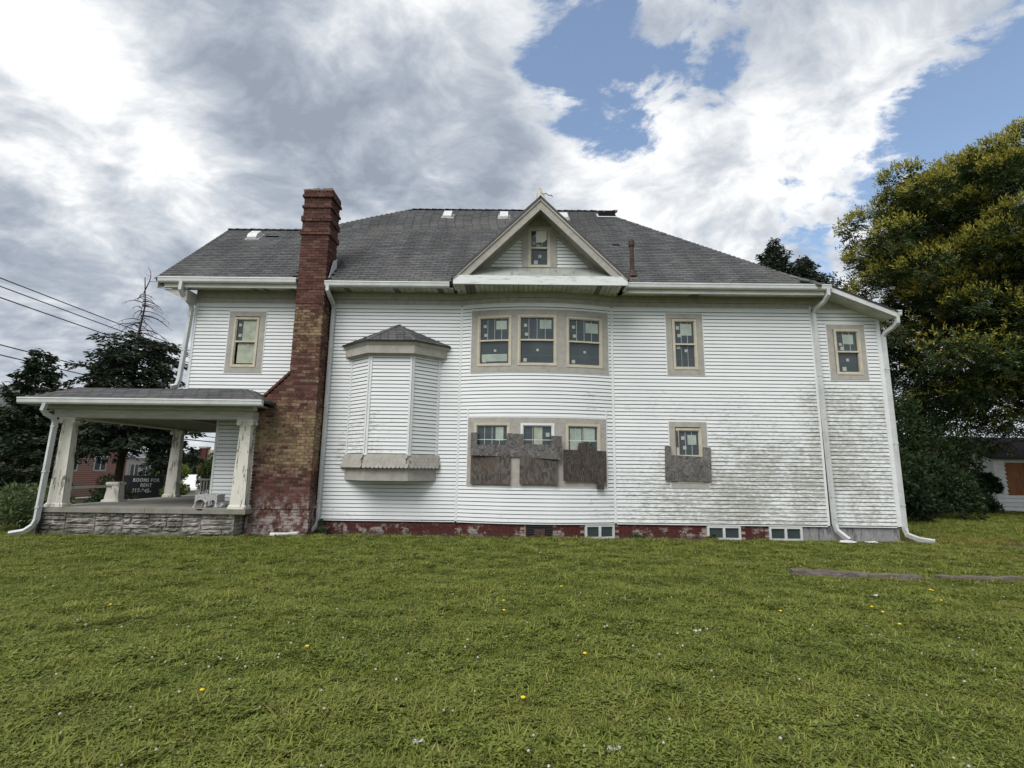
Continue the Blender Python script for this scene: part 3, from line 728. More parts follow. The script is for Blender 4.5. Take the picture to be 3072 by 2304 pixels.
# hip and ridge caps
def caps(a, b, n, wid=.15):
    a, b = Vector(a), Vector(b); d = (b - a) / n; side = Vector((d.y, -d.x, 0)).normalized()
    for k in range(n):
        p, q = a + d * k, a + d * (k + 1.25); h = Vector((0, 0, .028 + .006 * (k % 2)))
        sh.mb.add([p + side * wid - Vector((0, 0, .08)) + h, p + h * 1.5, p - side * wid - Vector((0, 0, .08)) + h, q + side * wid - Vector((0, 0, .08)), q + h * .6, q - side * wid - Vector((0, 0, .08))], [(0, 1, 4, 3), (1, 2, 5, 4), (0, 2, 1)])
caps((8.2, EY - .04, EZ - .01), (7.4, .15, rz_(.15) - .03), 4); caps((7.4, .15, rz_(.15) - .03), (RRX, RY, RZ), 24); caps((HLX, RY, RZ), (RRX, RY, RZ), 28); caps((-9.8, WY, WZ), (-6.8, WY, WZ), 12); caps((-6.8, WY, WZ), (-5.2, 3.78, rz_(3.78) - .12), 6); caps((-5.2, 3.78, rz_(3.78) - .12), (HLX, RY, RZ), 6)
# rear lean-to roof: its raking edge faces the lawn
MB().slab([(7.7, -.54, 6.93), (8.45, -.54, 6.82), (8.45, 9, 6.82), (7.7, 9, 6.93)], .04).slab([(8.45, -.54, 6.82), (10.22, -.54, 6.09), (10.22, 9, 6.09), (8.45, 9, 6.82)], .04).build('lean_to_roof', 'roof_edge', house)
MB().prism([(8.10, 6.83), (8.46, 6.775), (10.18, 6.065), (10.18, 5.93), (8.44, 6.635), (8.10, 6.69)], 'y', -.52, -.48).build('rake_board', 'white_metal', house)
MB().prism([(8.30, 6.70), (8.45, 6.66), (10.15, 5.955), (10.15, 5.93), (8.45, 6.63), (8.30, 6.66)], 'y', -.478, 0).build('rake_soffit', 'soffit_paint', house)
# vents, flue and broken stub
def vent(x, y, wd=.30, label=None):
    z = rz_(y); mb = MB(); hw = wd / 2
    mb.slab([(x - hw - .07, y - .22, rz_(y - .22) + .02), (x + hw + .07, y - .22, rz_(y - .22) + .02), (x + hw + .07, y + .2, rz_(y + .2) + .02), (x - hw - .07, y + .2, rz_(y + .2) + .02)], .012)
    v = mb.build('roof_vent', 'galvanised', house)
    MB().prism([(y - .18, rz_(y - .18) + .02), (y + .16, rz_(y + .16) + .02), (y + .16, rz_(y + .16) + .08), (y + .08, rz_(y + .16) + .115), (y - .14, rz_(y - .06) + .12), (y - .20, rz_(y - .18) + .10)], 'x', x - hw, x + hw).build('vent_hood', 'galvanised', v)
def on_roof(px, py):
    d = fw + rt * ((px - 1536) / 1520.) - up * ((py - 1152) / 1520.); c = Vector((0, -CD, CH))
    # z = EZ + PIT (y-EY)
    k = (EZ + PIT * (c.y - EY) - c.z) / (d.z - PIT * d.y); return c + d * k
for px, py in ((1344, 649), (1512, 651), (1690, 654), (764, 712)):
    q = on_roof(px, py); vent(q.x, q.y)
q = on_roof(1897, 826)
fl = MB().lathe((q.x, q.y, q.z - .15), [(.062, 0), (.06, 1.0), (.075, 1.0), (.085, 1.03), (.085, 1.16), (.07, 1.18)], 14).build('flue_pipe', 'rust_iron', house, label='rusty black vent pipe on the roof beside the gable')
MB().lathe((q.x, q.y, q.z - .06), [(.16, 0), (.12, .08), (.085, .16), (.07, .2)], 14).build('flue_collar', 'rust_iron', fl)
q = on_roof(1822, 655)
st_ = MB().slab([(q.x - .36, q.y - .05, q.z + .03), (q.x + .36, q.y - .05, q.z + .03), (q.x + .36, q.y + .35, rz_(q.y + .35) + .03), (q.x - .36, q.y + .35, rz_(q.y + .35) + .03)], .02).build('roof_patch', 'galvanised', house, label='bent sheet over the old chimney opening at the ridge')
MB().box(q.x - .30, q.x + .30, q.y + .05, q.y + .5, q.z, q.z + .34).build('patch_opening', 'dark_void', st_)
mb = MB()
for k in range(16):
    x = q.x - .42 + R.random() * .75; y = q.y + .02 + R.random() * .4; zz = q.z + .30 + R.random() * .10; a = R.uniform(.1, .2)
    mb.slab([(x, y, zz), (x + a, y + R.uniform(-.04, .04), zz + R.uniform(-.04, .04)), (x + a, y + .15, zz + R.uniform(-.03, .05)), (x, y + .15, zz + R.uniform(-.03, .03))], .06)
mb.build('patch_rubble', 'mortar', st_)
for px, py, wd in ((815, 712, .45), (1848, 737, .22)):
    if wd:
        q = on_roof(px, py)
        MB().slab([(q.x - wd / 2, q.y - .06, q.z + .022), (q.x + wd / 2, q.y - .06, q.z + .022), (q.x + wd / 2, q.y + .06, rz_(q.y + .06) + .022), (q.x - wd / 2, q.y + .06, rz_(q.y + .06) + .022)], .004).build('lifted_shingle', 'roof_edge', house)

# ---------------------------------------------------------------- eaves
def gutter(x0, x1, y, z, name='gutter'):
    P = [(y, z - .005), (y - .11, z), (y - .115, z - .03), (y - .105, z - .05), (y - .10, z - .12), (y - .075, z - .155), (y, z - .155)]
    g = MB().prism(P, 'x', x0, x1).build(name, 'white_metal', house); return g
GYY = -.50
gutter(-9.70, -5.95, GYY, 6.825); gutter(-5.17, -1.80, GYY, 6.755); gutter(2.95, 8.46, GYY, 6.79)
for x0, x1, zt, zf, zb in ((-9.55, -5.95, 6.67, 6.555, 6.655), (-5.17, -1.70, 6.60, 6.598, 6.635), (2.92, 8.30, 6.635, 6.52, 6.62)):
    MB().box(x0, x1, GYY - .012, GYY + .03, zf, max(zt, zf + .02)).build('fascia_board', 'beam_paint', house)
    n = int((x1 - x0) / .15); ww = (x1 - x0) / n; bmx = {}
    for k in range(n):
        dark = R.random() < .07
        mt = 'soffit_dark' if dark else 'soffit_paint'
        if mt not in bmx:
            g_ = .014; bmx[mt] = MB().add([(0, GYY + .03, zf + .01), (ww - g_, GYY + .03, zf + .01), (ww - g_, -.001, zb), (0, -.001, zb), (0, GYY + .03, zf + .03), (ww - g_, GYY + .03, zf + .03), (ww - g_, -.001, zb + .02), (0, -.001, zb + .02)],
                [(0, 3, 2, 1), (4, 5, 6, 7), (0, 1, 5, 4), (1, 2, 6, 5), (2, 3, 7, 6), (3, 0, 4, 7)]).mesh('soffit_board'); bmx[mt].materials.append(MATS[mt])
        obj('soffit_board', bmx[mt], None, house, (x0 + k * ww, 0, R.uniform(-.003, .003)))
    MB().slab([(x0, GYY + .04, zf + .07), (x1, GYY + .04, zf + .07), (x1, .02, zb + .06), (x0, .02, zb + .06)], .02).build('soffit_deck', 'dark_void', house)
# left gable end: rake board, soffit and the sloping return under the corner
MB().prism([(EY, EZ - .10), (EY, EZ - .30), (WY, WZ - .30), (2 * WY - EY, EZ - .30), (2 * WY - EY, EZ - .10), (WY, WZ - .10)], 'x', -9.74, -9.70).build('rake_board', 'beam_paint', house)
MB().slab([(-9.70, EY + .06, EZ - .25), (-8.92, EY + .06, EZ - .25), (-8.92, WY, WZ - .25), (-9.70, WY, WZ - .25)], .02).build('rake_soffit', 'soffit_paint', house)
MB().slab([(-9.70, 2 * WY - EY, EZ - .25), (-8.92, 2 * WY - EY, EZ - .25), (-8.92, WY, WZ - .25), (-9.70, WY, WZ - .25)], .02).build('rake_soffit', 'soffit_paint', house)
MB().prism([(.0, 6.5), (5.1, 6.5), (WY, WZ - .2)], 'x', -8.95, -8.85).build('gable_wall', 'siding', house)
MB().prism([(-9.60, 6.52), (-8.95, 6.18), (-8.95, 6.52)], 'y', -.45, .02).build('eave_return', 'beam_paint', house)

# ---------------------------------------------------------------- downspouts
def downspout(path, label=None, mat='white_metal', straps=()):
    d = MB().tube(path, .0, 4, True, (.042, .052)).build('downspout', mat, house, label=label)
    for q in straps:
        z0 = q; 
        for a, b in zip(path, path[1:]):
            if min(a[2], b[2]) <= z0 <= max(a[2], b[2]) and abs(a[2] - b[2]) > .5:
                f = (z0 - a[2]) / (b[2] - a[2]); x = a[0] + (b[0] - a[0]) * f; y = a[1] + (b[1] - a[1]) * f
                MB().box(x - .05, x + .05, y - .06, y + .06, z0 - .018, z0 + .018).build('strap', 'white_metal', d); break
    return d
downspout([(-9.06, -.55, 6.70), (-9.07, -.55, 6.48), (-9.06, -.44, 6.36), (-9.02, -.17, 6.22), (-9.01, -.09, 6.12), (-9.12, -.09, 4.1), (-9.15, -.12, 3.92), (-9.24, -.22, 3.86)], 'upper corner downspout ending above the porch roof', straps=(5.9, 4.9))
downspout([(-5.09, -.55, 6.66), (-5.09, -.55, 6.50), (-5.07, -.42, 6.38), (-5.06, -.16, 6.24), (-5.06, -.08, 6.14), (-5.07, -.08, .42), (-5.10, -.12, .28), (-5.20, -.35, .17), (-5.4, -.55, .14)], 'downspout beside the chimney with a flexible end', straps=(4.6, 3.4, .9))
MB().tube([(-5.35, -.5, .15), (-5.6, -.62, .13), (-5.98, -.72, .125)], [.055, .05, .06], 12).build('drain_tube', 'white_metal', house)
downspout([(8.37, -.55, 6.70), (8.37, -.55, 6.52), (8.34, -.42, 6.38), (8.24, -.16, 6.24), (8.22, -.08, 6.12), (8.29, -.08, .50), (8.31, -.12, .34), (8.40, -.24, .22), (8.46, -.34, .14)], 'downspout on the seam of the rear wall', straps=(4.4, 1.2))
gutter(10.05, 10.32, -.42, 6.12)
downspout([(10.21, -.46, 6.0), (10.21, -.46, 5.80), (10.19, -.32, 5.70), (10.10, -.14, 5.60), (10.08, -.06, 5.5), (10.09, -.06, .42), (10.11, -.10, .26), (10.26, -.28, .17), (10.48, -.5, .14)], 'downspout on the rear corner of the house', straps=(4.6, 2.6, 1.0))

# ---------------------------------------------------------------- front gable over the bay
AX, AZ, FY = .63, 9.07, -.92
gs = (AZ - 6.76) / 2.32
for sgn in (-1, 1):
    e = AX + sgn * 2.36; ez = AZ - gs * 2.36; n_ = Vector((sgn * gs, 0, 1)).normalized()
    MB().slab([(AX, FY - .05, AZ + .02), (e, FY - .05, ez + .02), (e, 1.9, ez + .02), (AX, 1.9, AZ + .02)], .045).build('gable_roof', 'shingle', house)
    d = Vector((sgn, 0, -gs)).normalized(); nd = Vector((-sgn * gs, 0, -1)).normalized()
    A = Vector((AX, 0, AZ - .035)); B = A + d * 3.26
    def bb(t0, t1, y0, y1, nm, mat, B=B, A=A, nd=nd):
        # mitred at the apex
        z0 = A.z - t0 * math.sqrt(1 + gs * gs); z1 = A.z - t1 * math.sqrt(1 + gs * gs)
        P = [(AX, z0), ((B + nd * t0).x, (B + nd * t0).z), ((B + nd * t1).x, (B + nd * t1).z), (AX, z1)]
        return MB().prism(P, 'y', y0, y1).build(nm, mat, house)
    bb(.0, .055, FY - .03, FY + .02, 'rake_moulding', 'rake_paint'); bb(.057, .235, FY, FY + .05, 'bargeboard', 'trim')
    bb(.10, .13, FY + .05, -.30, 'rake_soffit', 'trim')
    # hanging frieze along the wall under the soffit
    bb(.13, .26, -.34, -.30, 'rake_frieze', 'trim')
MB().prism([(-1.40, 7.0), (AX, AZ - .15), (2.66, 7.0)], 'y', -.20, -.12).build('gable_wall', 'lap_shade_core', house)
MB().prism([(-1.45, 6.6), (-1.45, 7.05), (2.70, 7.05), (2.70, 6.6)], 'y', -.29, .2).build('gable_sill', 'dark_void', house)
gw = MB().box(-1.3, 2.5, -.215, -.205, 7.29, 7.35).build('gable_siding', 'siding', house)
for c in range(11):
    z = 7.29 + c * EXP
    def xl(zz): return AX - (AZ - .36 - zz) / gs
    def xr(zz): return AX + (AZ - .36 - zz) / gs
    for a, b, dl, dr in ((xl(z), .17, EXP / gs, 0), (1.09, xr(z), 0, EXP / gs)):
        if b - a > .12: obj('siding_board', board_mesh(flat(-.30), a, b, 1, z, dl, dr), 'siding', gw)
G3 = flat(-.30)
for a, b, c, d in ((.15, .33, 7.29, 8.47), (.93, 1.11, 7.29, 8.47), (.24, 1.02, 8.475, 8.68)): MB().mbox(G3, a, b, 0, .05, c, d).build('casing_board', 'trim', house)
MB().mbox(G3, .20, 1.06, 0, .09, 8.455, 8.49).build('window_head', 'trim', house)
gwin = window(G3, .33, .93, 7.30, 8.455, 7.87, 3, 1, [(.22, .82, .08), (.08, .60, .10), (.32, .50, .12), (.17, .03, .13), (.45, .22, .10)], [], label='small attic window in the gable with a torn white paper')
mb = MB(); pr = [(.56, 8.02), (.60, 8.0), (.66, 8.03), (.73, 8.01), (.80, 8.05), (.86, 8.12), (.855, 8.36), (.57, 8.35), (.555, 8.2)]
mb.prism([(a - .02, b + .02) for a, b in pr], 'y', -.316, -.312); mb.build('torn_paper', 'white_paper', gwin)
# pent ledge of sheet metal and its fascia
for x0, x1 in ((-1.60, -.62), (-.615, 1.0), (1.005, 2.0), (2.005, 2.85)):
    k = .002 * R.random()
    MB().slab([(x0 if x0 > -1.6 else x0 + .1, -.31, 7.30 + k), (x1 if x1 < 2.85 else x1 - .1, -.31, 7.30 + k), (x1, FY + .02, 6.81 + k), (x0, FY + .02, 6.81 + k)], .012).build('ledge_flashing', 'aged_flashing', house)
MB().box(-1.66, 2.92, FY - .02, FY + .03, 6.575, 6.815).build('gable_fascia', 'worn_fascia', house)
for x in (-1.66, 2.89): MB().box(x, x + .03, FY + .03, -.40, 6.575, 6.80).build('gable_fascia', 'worn_fascia', house)
ww = .13; n = int((2.86 + 1.6) / ww)
for k in range(n):
    x = -1.62 + k * ww; wav = .012 * math.sin(x * 2.2 + 1) + (.03 * math.exp(-((x - 1.55) / .35) ** 2))
    yb = bay(min(2.6, max(-1.47, x + .06)), .03, 0)[1] if -1.47 < x < 2.6 else -.03
    MB().box(x, x + ww - .012, FY + .03, yb, 6.585 - wav, 6.605 - wav).build('soffit_board', 'soffit_dark' if k in (2, 3, 29) else 'soffit_paint', house)
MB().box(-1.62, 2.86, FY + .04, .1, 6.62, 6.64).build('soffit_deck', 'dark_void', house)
# finial
fn = MB().box(.565, .685, -.86, -.74, 8.98, 9.36).build('finial', 'peeling_paint', house, label='small weathered post with scrolls on the gable peak')
for sgn in (-1, 1):
    pa = [(.625 + sgn * (.06 + .10 * f + .02 * math.sin(f * 6)), -.80, 9.24 - .26 * f + .03 * math.sin(f * 9)) for f in np.linspace(0, 1, 10)]
    MB().tube(pa, .020, 6).build('scroll', 'peeling_paint', fn)
MB().tube([(.68, -.8, 9.2), (.78, -.8, 9.24), (.86, -.8, 9.18), (.93, -.8, 9.19), (.96, -.8, 9.14)], .012, 5).build('scroll', 'dead_bark', fn)

# ---------------------------------------------------------------- oriel (boarded box bay)
ori = MB().prism([(-4.46, .03), (-3.80, -.54), (-2.71, -.54), (-2.07, .03)], 'z', 1.5, 5.0).build('oriel', 'lap_shade_core', house, label='boarded-up oriel with a little hipped roof and scalloped skirt')
OP = [(-4.47, 0), (-3.81, -.55), (-2.70, -.55), (-2.06, 0)]
def off_poly(d):
    """outline of the oriel moved outwards by d"""
    out = []
    L = [seg(OP[i], OP[i + 1]) for i in range(3)]
    out.append(L[0](-(d * .75), d, 0)[:2])
    for i in (0, 1):
        a0, a1 = Vector(L[i](0, d, 0)[:2]), Vector(L[i](L[i].L, d, 0)[:2]); b0, b1 = Vector(L[i + 1](0, d, 0)[:2]), Vector(L[i + 1](L[i + 1].L, d, 0)[:2])
        da, db = a1 - a0, b1 - b0; k = (b0 - a0).cross(db) / da.cross(db); out.append(tuple(a0 + da * k))
    out.append(L[2](L[2].L + d * .75, d, 0)[:2]); return out
for i in range(3):
    s_ = seg(OP[i], OP[i + 1]); siding(ori, .045 if i else .05, s_.L - .045, 2.14, 4.74, segm=s_)
    for a, b in ((0, .055), (s_.L - .055, s_.L)): MB().mbox(s_, a, b, 0, .036, 2.13, 4.75).build('corner_trim', 'white_trim', ori)
def ring(name, d0, d1, z0, z1, mat, par=ori):
    a, b = off_poly(d0), off_poly(d1); mb = MB()
    vs = [(x, y, z0) for x, y in a] + [(x, y, z1) for x, y in b] + [(-4.3, .01, z0), (-2.2, .01, z0), (-4.3, .01, z1), (-2.2, .01, z1)]
    fs = [(i, i + 1, 5 + i, 4 + i) for i in range(3)] + [(0, 8, 9, 3, 2, 1), (4, 5, 6, 7, 11, 10)]
    return mb.add(vs, fs).build(name, mat, par)
ring('cornice_frieze', .15, .15, 4.75, 4.96, 'trim'); ring('cornice_crown', .155, .22, 4.962, 5.06, 'rake_paint'); ring('cornice_bed', .05, .10, 4.70, 4.748, 'trim')
ring('skirt_trim', .05, .05, 2.10, 2.135, 'white_trim'); ring('base_panel', .02, .02, 1.465, 1.80, 'trim'); ring('skirt_core', .09, .035, 1.78, 2.10, 'trim')
EV = off_poly(.24); apex = Vector((-3.25, .0, 5.70)); orf = MB()
for i in range(3): orf.slab([(*EV[i], 5.065), (*EV[i + 1], 5.065), tuple(apex)], .03)
oro = orf.build('oriel_roof', 'shingle', ori)
so_ = Shingler(ori)
for i in range(3):
    A, B = Vector((*EV[i], 5.07)), Vector((*EV[i + 1], 5.07)); u = (B - A).normalized(); L = (B - A).length
    k = (apex - A).dot(u); v = apex - A - u * k; H = v.length
    so_.plane(A, u, v, lambda tt, k=k, L=L, H=H: (k * min(1, tt / H), L - (L - k) * min(1, tt / H)), int(H / .115), .115, .21, single=lambda r, x: r < 4)
    for j in (0,):
        for q in range(7):
            if i < 2:
                p = B + (apex - B) * (q / 7); p2 = B + (apex - B) * ((q + 1.2) / 7); sd_ = u * .07
                so_.mb.add([p - sd_ + Vector((0, 0, .0)), p + Vector((0, 0, .035)), p + sd_, p2 - sd_, p2 + Vector((0, 0, .025)), p2 + sd_], [(0, 1, 4, 3), (1, 2, 5, 4)])
so_.done()
# fish-scale shingles on the skirt
sc_m = MB(); npt = 7
arc = [(.052 * math.cos(math.pi + math.pi * k / (npt - 1)), .045 * math.sin(math.pi + math.pi * k / (npt - 1))) for k in range(npt)]
outl = [(-.052, .07)] + arc + [(.052, .07)]
sc_m.add([(x, -.020, z) for x, z in outl] + [(x, .0, z) for x, z in outl], [tuple(range(9)), *[(i, (i + 1) % 9, 9 + (i + 1) % 9, 9 + i) for i in range(9)]])
scm = sc_m.mesh('scale_shingle'); scm.materials.append(MATS['trim'])
sk0, sk1 = off_poly(.10), off_poly(.045)
for i in range(3):
    for r_ in range(4):
        f = (r_ + .45) / 4; A = Vector(sk0[i]).lerp(Vector(sk1[i]), f); B = Vector(sk0[i + 1]).lerp(Vector(sk1[i + 1]), f); L = (B - A).length; n = int(L / .106); d = (B - A) / L
        for k in range(n):
            q = (k + .5 + (.4 if r_ % 2 else 0)) * .106 + (L - n * .106) / 4
            if q > L - .03: continue
            p = A + d * q; nn = Vector((d.y, -d.x)) * .012
            obj('scale_shingle', scm, None, ori, (p.x + nn.x, p.y + nn.y, 1.785 + .32 * (r_ + .45) / 4 + R.uniform(-.004, .004)), (rad(-12), 0, math.atan2(d.y, d.x) + R.uniform(-.03, .03)))

# ---------------------------------------------------------------- chimney
CF = -.56
def chx(z):
    if z < .80: return -6.72, -5.13
    if z < 3.40: return -6.66, -5.15
    if z < 4.16: return -6.66 + (z - 3.40) / .76 * .74, -5.16
    return -5.92, -5.16
BH = .079
ch = MB().prism([(-6.70, 0), (-5.15, 0), (-5.15, .80), (-5.17, .80), (-5.18, 9.3), (-5.90, 9.3), (-5.90, 4.14), (-6.64, 3.38), (-6.64, .8), (-6.70, .8)], 'y', CF + .014, .0)
ch.prism([(-5.90, 6.5), (-5.18, 6.5), (-5.18, 9.3), (-5.90, 9.3)], 'y', -.05, .06)
cho = ch.build('chimney', 'mortar', house, label='tall stepped red brick chimney with flaking yellow paint')
bands = [(8.12, 8.26, .035), (8.51, 8.64, .035), (8.87, 8.99, .035), (9.16, 9.30, .045), (9.30, 9.40, .02), (6.08, 6.22, .012), (6.50, 6.62, .012), (.74, .82, .03)]
LB = .217; rest = MB(); single_n = 0
bmesh_full = MB().box(0, LB - .012, 0, .1, 0, BH - .012).mesh('brick'); bmesh_full.materials.append(MATS['brick'])
z = .03; k = 0
while z < 9.40:
    x0, x1 = chx(z + BH / 2); g = 0
    for a, b, w_ in bands:
        if a <= z + BH / 2 < b: g = w_
    x0 -= g; x1 += g; yf = CF - g; yb = .10 + (g if z > 7 else 0)
    if z < 6.7: yb = .02
    x = x0 - (LB / 2 if k % 2 else 0)
    while x < x1 - .01:                                   # front face
        a, b = max(x, x0), min(x + LB - .012, x1); x += LB
        if b - a < .03: continue
        j = R.uniform(-.004, .004); jz = R.uniform(-.002, .002)
        if abs(b - a - (LB - .012)) < .002 and .80 < z < 5.9 and single_n < 300:
            obj('brick', bmesh_full, None, cho, (a, yf + j, z + jz)); single_n += 1
        else: rest.box(a, b, yf + j, yf + .1, z + jz, z + BH - .012 + jz)
    for side in (0, 1):                                   # the two flanks
        y = yf + .102 - (LB / 2 if not k % 2 else 0)
        while y < yb:
            a, b = max(y, yf + .102), min(y + LB - .012, yb); y += LB
            if b - a < .03: continue
            j = R.uniform(-.004, .004)
            if side: rest.box(x1 - .1, x1 + j, a, b, z, z + BH - .012)
            else: rest.box(x0 + j, x0 + .1, a, b, z, z + BH - .012)
    if z > 7.5:
        rest.box(x0 + .11, x1 - .11, yb - .1, yb, z, z + BH - .012)
    z += BH; k += 1
rest.build('brickwork', 'brick', cho, kind='stuff')
for q in range(11):                                       # sloping shoulder course
    f = q / 11; x = -6.70 + f * .80; zz = 3.40 + f * .80
    MB().add([(x, CF - .02, zz), (x + .072, CF - .02, zz + .072), (x + .035, CF - .02, zz + .115), (x - .038, CF - .02, zz + .043), (x, 0, zz), (x + .072, 0, zz + .072), (x + .035, 0, zz + .115), (x - .038, 0, zz + .043)],
             [(0, 1, 2, 3), (7, 6, 5, 4), (0, 4, 5, 1), (1, 5, 6, 2), (2, 6, 7, 3), (3, 7, 4, 0)]).build('shoulder_brick', 'brick', cho)
mb = MB()
for q in range(9): mb.box(-5.96 + q * .09, -5.96 + q * .09 + .086, CF - .03 + R.uniform(0, .02), .12, 9.395, 9.43 + R.uniform(.0, .04))
mb.build('chimney_cap', 'mortar', cho)
MB().add([(-5.11, -.50, 6.86), (-5.11, .02, 7.36), (-5.11, .02, 7.62), (-5.11, -.25, 7.46), (-5.10, -.50, 6.86), (-5.10, .02, 7.36), (-5.10, .02, 7.62), (-5.10, -.25, 7.46)], [(0, 1, 2, 3), (7, 6, 5, 4), (0, 4, 5, 1), (1, 5, 6, 2), (2, 6, 7, 3), (3, 7, 4, 0)]).build('flashing', 'galvanised', house)
MB().slab([(-5.10, .0, rz_(0.) + .02), (-4.82, .02, rz_(.02) + .02), (-5.10, .35, rz_(.35) + .12)], .01).build('flashing', 'roof_edge', house)

# ---------------------------------------------------------------- porch
PX0, PX1, PY0, PY1, PZ = -11.62, -6.52, -.98, 4.9, .745
slab = MB().box(PX0, -8.98, PY0, PY1, .63, PZ).box(-8.972, PX1, PY0 + .003, -.02, .63, PZ - .002).box(-8.972, -7.9, -.02, PY1, .63, PZ - .002).build('porch_slab', 'porch_concrete', house)
MB().add([(-7.75, PY0 - .004, PZ + .001), (-7.55, PY0 - .004, PZ + .001), (-7.60, PY0 - .004, PZ - .035), (-7.68, PY0 - .004, PZ - .02), (-7.72, PY0 + .06, PZ + .001), (-7.58, PY0 + .05, PZ + .001)], [(0, 3, 2, 1), (0, 1, 5, 4)]).build('slab_chip', 'dark_void', slab)
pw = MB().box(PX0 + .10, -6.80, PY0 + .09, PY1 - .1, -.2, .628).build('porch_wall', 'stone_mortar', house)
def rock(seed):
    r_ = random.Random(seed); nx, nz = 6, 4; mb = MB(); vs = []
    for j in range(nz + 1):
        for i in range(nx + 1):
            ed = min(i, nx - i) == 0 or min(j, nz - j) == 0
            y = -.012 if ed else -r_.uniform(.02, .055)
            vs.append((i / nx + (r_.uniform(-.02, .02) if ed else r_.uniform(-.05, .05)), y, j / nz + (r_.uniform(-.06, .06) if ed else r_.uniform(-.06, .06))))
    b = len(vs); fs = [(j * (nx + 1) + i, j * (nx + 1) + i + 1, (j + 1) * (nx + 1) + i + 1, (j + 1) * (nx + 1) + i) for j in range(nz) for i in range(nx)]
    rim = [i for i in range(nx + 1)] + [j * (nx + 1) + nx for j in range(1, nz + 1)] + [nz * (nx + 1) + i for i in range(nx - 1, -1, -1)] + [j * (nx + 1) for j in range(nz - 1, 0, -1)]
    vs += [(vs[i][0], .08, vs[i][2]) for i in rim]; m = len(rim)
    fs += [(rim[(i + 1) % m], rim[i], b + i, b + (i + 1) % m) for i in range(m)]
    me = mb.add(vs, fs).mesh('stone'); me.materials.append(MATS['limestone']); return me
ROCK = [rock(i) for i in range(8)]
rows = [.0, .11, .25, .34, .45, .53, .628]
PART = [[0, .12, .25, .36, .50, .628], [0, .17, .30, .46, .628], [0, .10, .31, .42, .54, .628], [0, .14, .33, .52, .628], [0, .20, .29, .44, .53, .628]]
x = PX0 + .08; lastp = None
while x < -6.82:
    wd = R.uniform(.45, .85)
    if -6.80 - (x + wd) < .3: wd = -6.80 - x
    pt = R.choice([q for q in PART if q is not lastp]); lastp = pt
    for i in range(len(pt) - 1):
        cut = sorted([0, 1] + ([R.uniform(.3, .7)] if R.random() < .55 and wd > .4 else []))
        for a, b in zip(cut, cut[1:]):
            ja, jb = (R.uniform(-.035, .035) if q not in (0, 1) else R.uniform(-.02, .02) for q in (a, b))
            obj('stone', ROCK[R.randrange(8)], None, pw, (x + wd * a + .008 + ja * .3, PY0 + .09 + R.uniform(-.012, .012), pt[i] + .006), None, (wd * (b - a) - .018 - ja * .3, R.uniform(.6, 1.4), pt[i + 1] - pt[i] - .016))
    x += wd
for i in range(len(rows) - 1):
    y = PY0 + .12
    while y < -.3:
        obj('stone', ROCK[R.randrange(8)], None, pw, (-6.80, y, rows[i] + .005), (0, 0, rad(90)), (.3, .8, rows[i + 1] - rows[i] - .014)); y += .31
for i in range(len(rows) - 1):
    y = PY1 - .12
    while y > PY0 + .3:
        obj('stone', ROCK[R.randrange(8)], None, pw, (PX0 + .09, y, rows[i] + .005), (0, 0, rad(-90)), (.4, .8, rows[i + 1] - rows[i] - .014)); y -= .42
def taper(mb, x, y, z0, z1, a, b, ky=.62):
    a2, b2 = a * ky, b * ky
    return mb.add([(x - a, y - a2, z0), (x + a, y - a2, z0), (x + a, y + a2, z0), (x - a, y + a2, z0), (x - b, y - b2, z1), (x + b, y - b2, z1), (x + b, y + b2, z1), (x - b, y + b2, z1)],
                  [(3, 2, 1, 0), (4, 5, 6, 7), (0, 1, 5, 4), (1, 2, 6, 5), (2, 3, 7, 6), (3, 0, 4, 7)])
def column(x, y, label):
    c = taper(MB(), x, y, PZ + .085, 2.80, .185, .135).build('porch_column', 'peeling_paint', house, label=label)
    taper(taper(MB(), x, y, PZ + .001, PZ + .065, .225, .225), x, y, PZ + .065, PZ + .10, .215, .190).build('column_base', 'peeling_paint', c)
    taper(taper(MB(), x, y, 2.90, 2.948, .20, .20), x, y, 2.78, 2.815, .15, .15).build('abacus', 'peeling_paint', c)
    for dx in (-.15, .15):
        MB().tube([(x + dx, y - .13, 2.855), (x + dx, y - .05, 2.855), (x + dx, y, 2.855), (x + dx, y + .05, 2.855), (x + dx, y + .13, 2.855)], [.066, .05, .042, .05, .066], 12).build('volute', 'peeling_paint', c)
    taper(MB(), x, y, 2.815, 2.90, .14, .17).build('echinus', 'peeling_paint', c)
column(-11.30, -.76, 'peeling porch column at the street corner behind the downspout'); column(-6.79, -.76, 'peeling porch column next to the chimney'); column(-11.36, 3.55, 'porch column on the far side of the porch')
ped = taper(MB(), -11.40, 1.15, PZ + .06, 1.20, .20, .165).build('pedestal', 'peeling_paint', house, label='short white pedestal on the porch edge')
taper(MB(), -11.40, 1.15, PZ + .001, PZ + .06, .255, .24).build('pedestal_base', 'peeling_paint', ped)
taper(taper(MB(), -11.40, 1.15, 1.20, 1.235, .185, .20), -11.40, 1.15, 1.236, 1.29, .205, .195).build('pedestal_cap', 'peeling_paint', ped)
MB().tube([(-11.36, -.52, 1.185), (-11.38, .2, 1.18), (-11.39, .97, 1.175)], 0, 4, True, (.022, .03)).build('loose_rail', 'peeling_paint', house)
rl = MB().box(-11.2, -8.0, 4.52, 4.60, 1.27, 1.33).box(-11.2, -8.0, 4.535, 4.585, .84, .88).build('porch_railing', 'beam_paint', house)
for k in range(31): MB().box(-11.15 + k * .104, -11.15 + k * .104 + .032, 4.545, 4.575, .88, 1.27).build('baluster', 'beam_paint', rl)
MB().tube([(-11.15, 4.56, 1.30), (-11.15, 4.56, 1.18)], .05, 8).build('rail_knob', 'black_iron', rl)
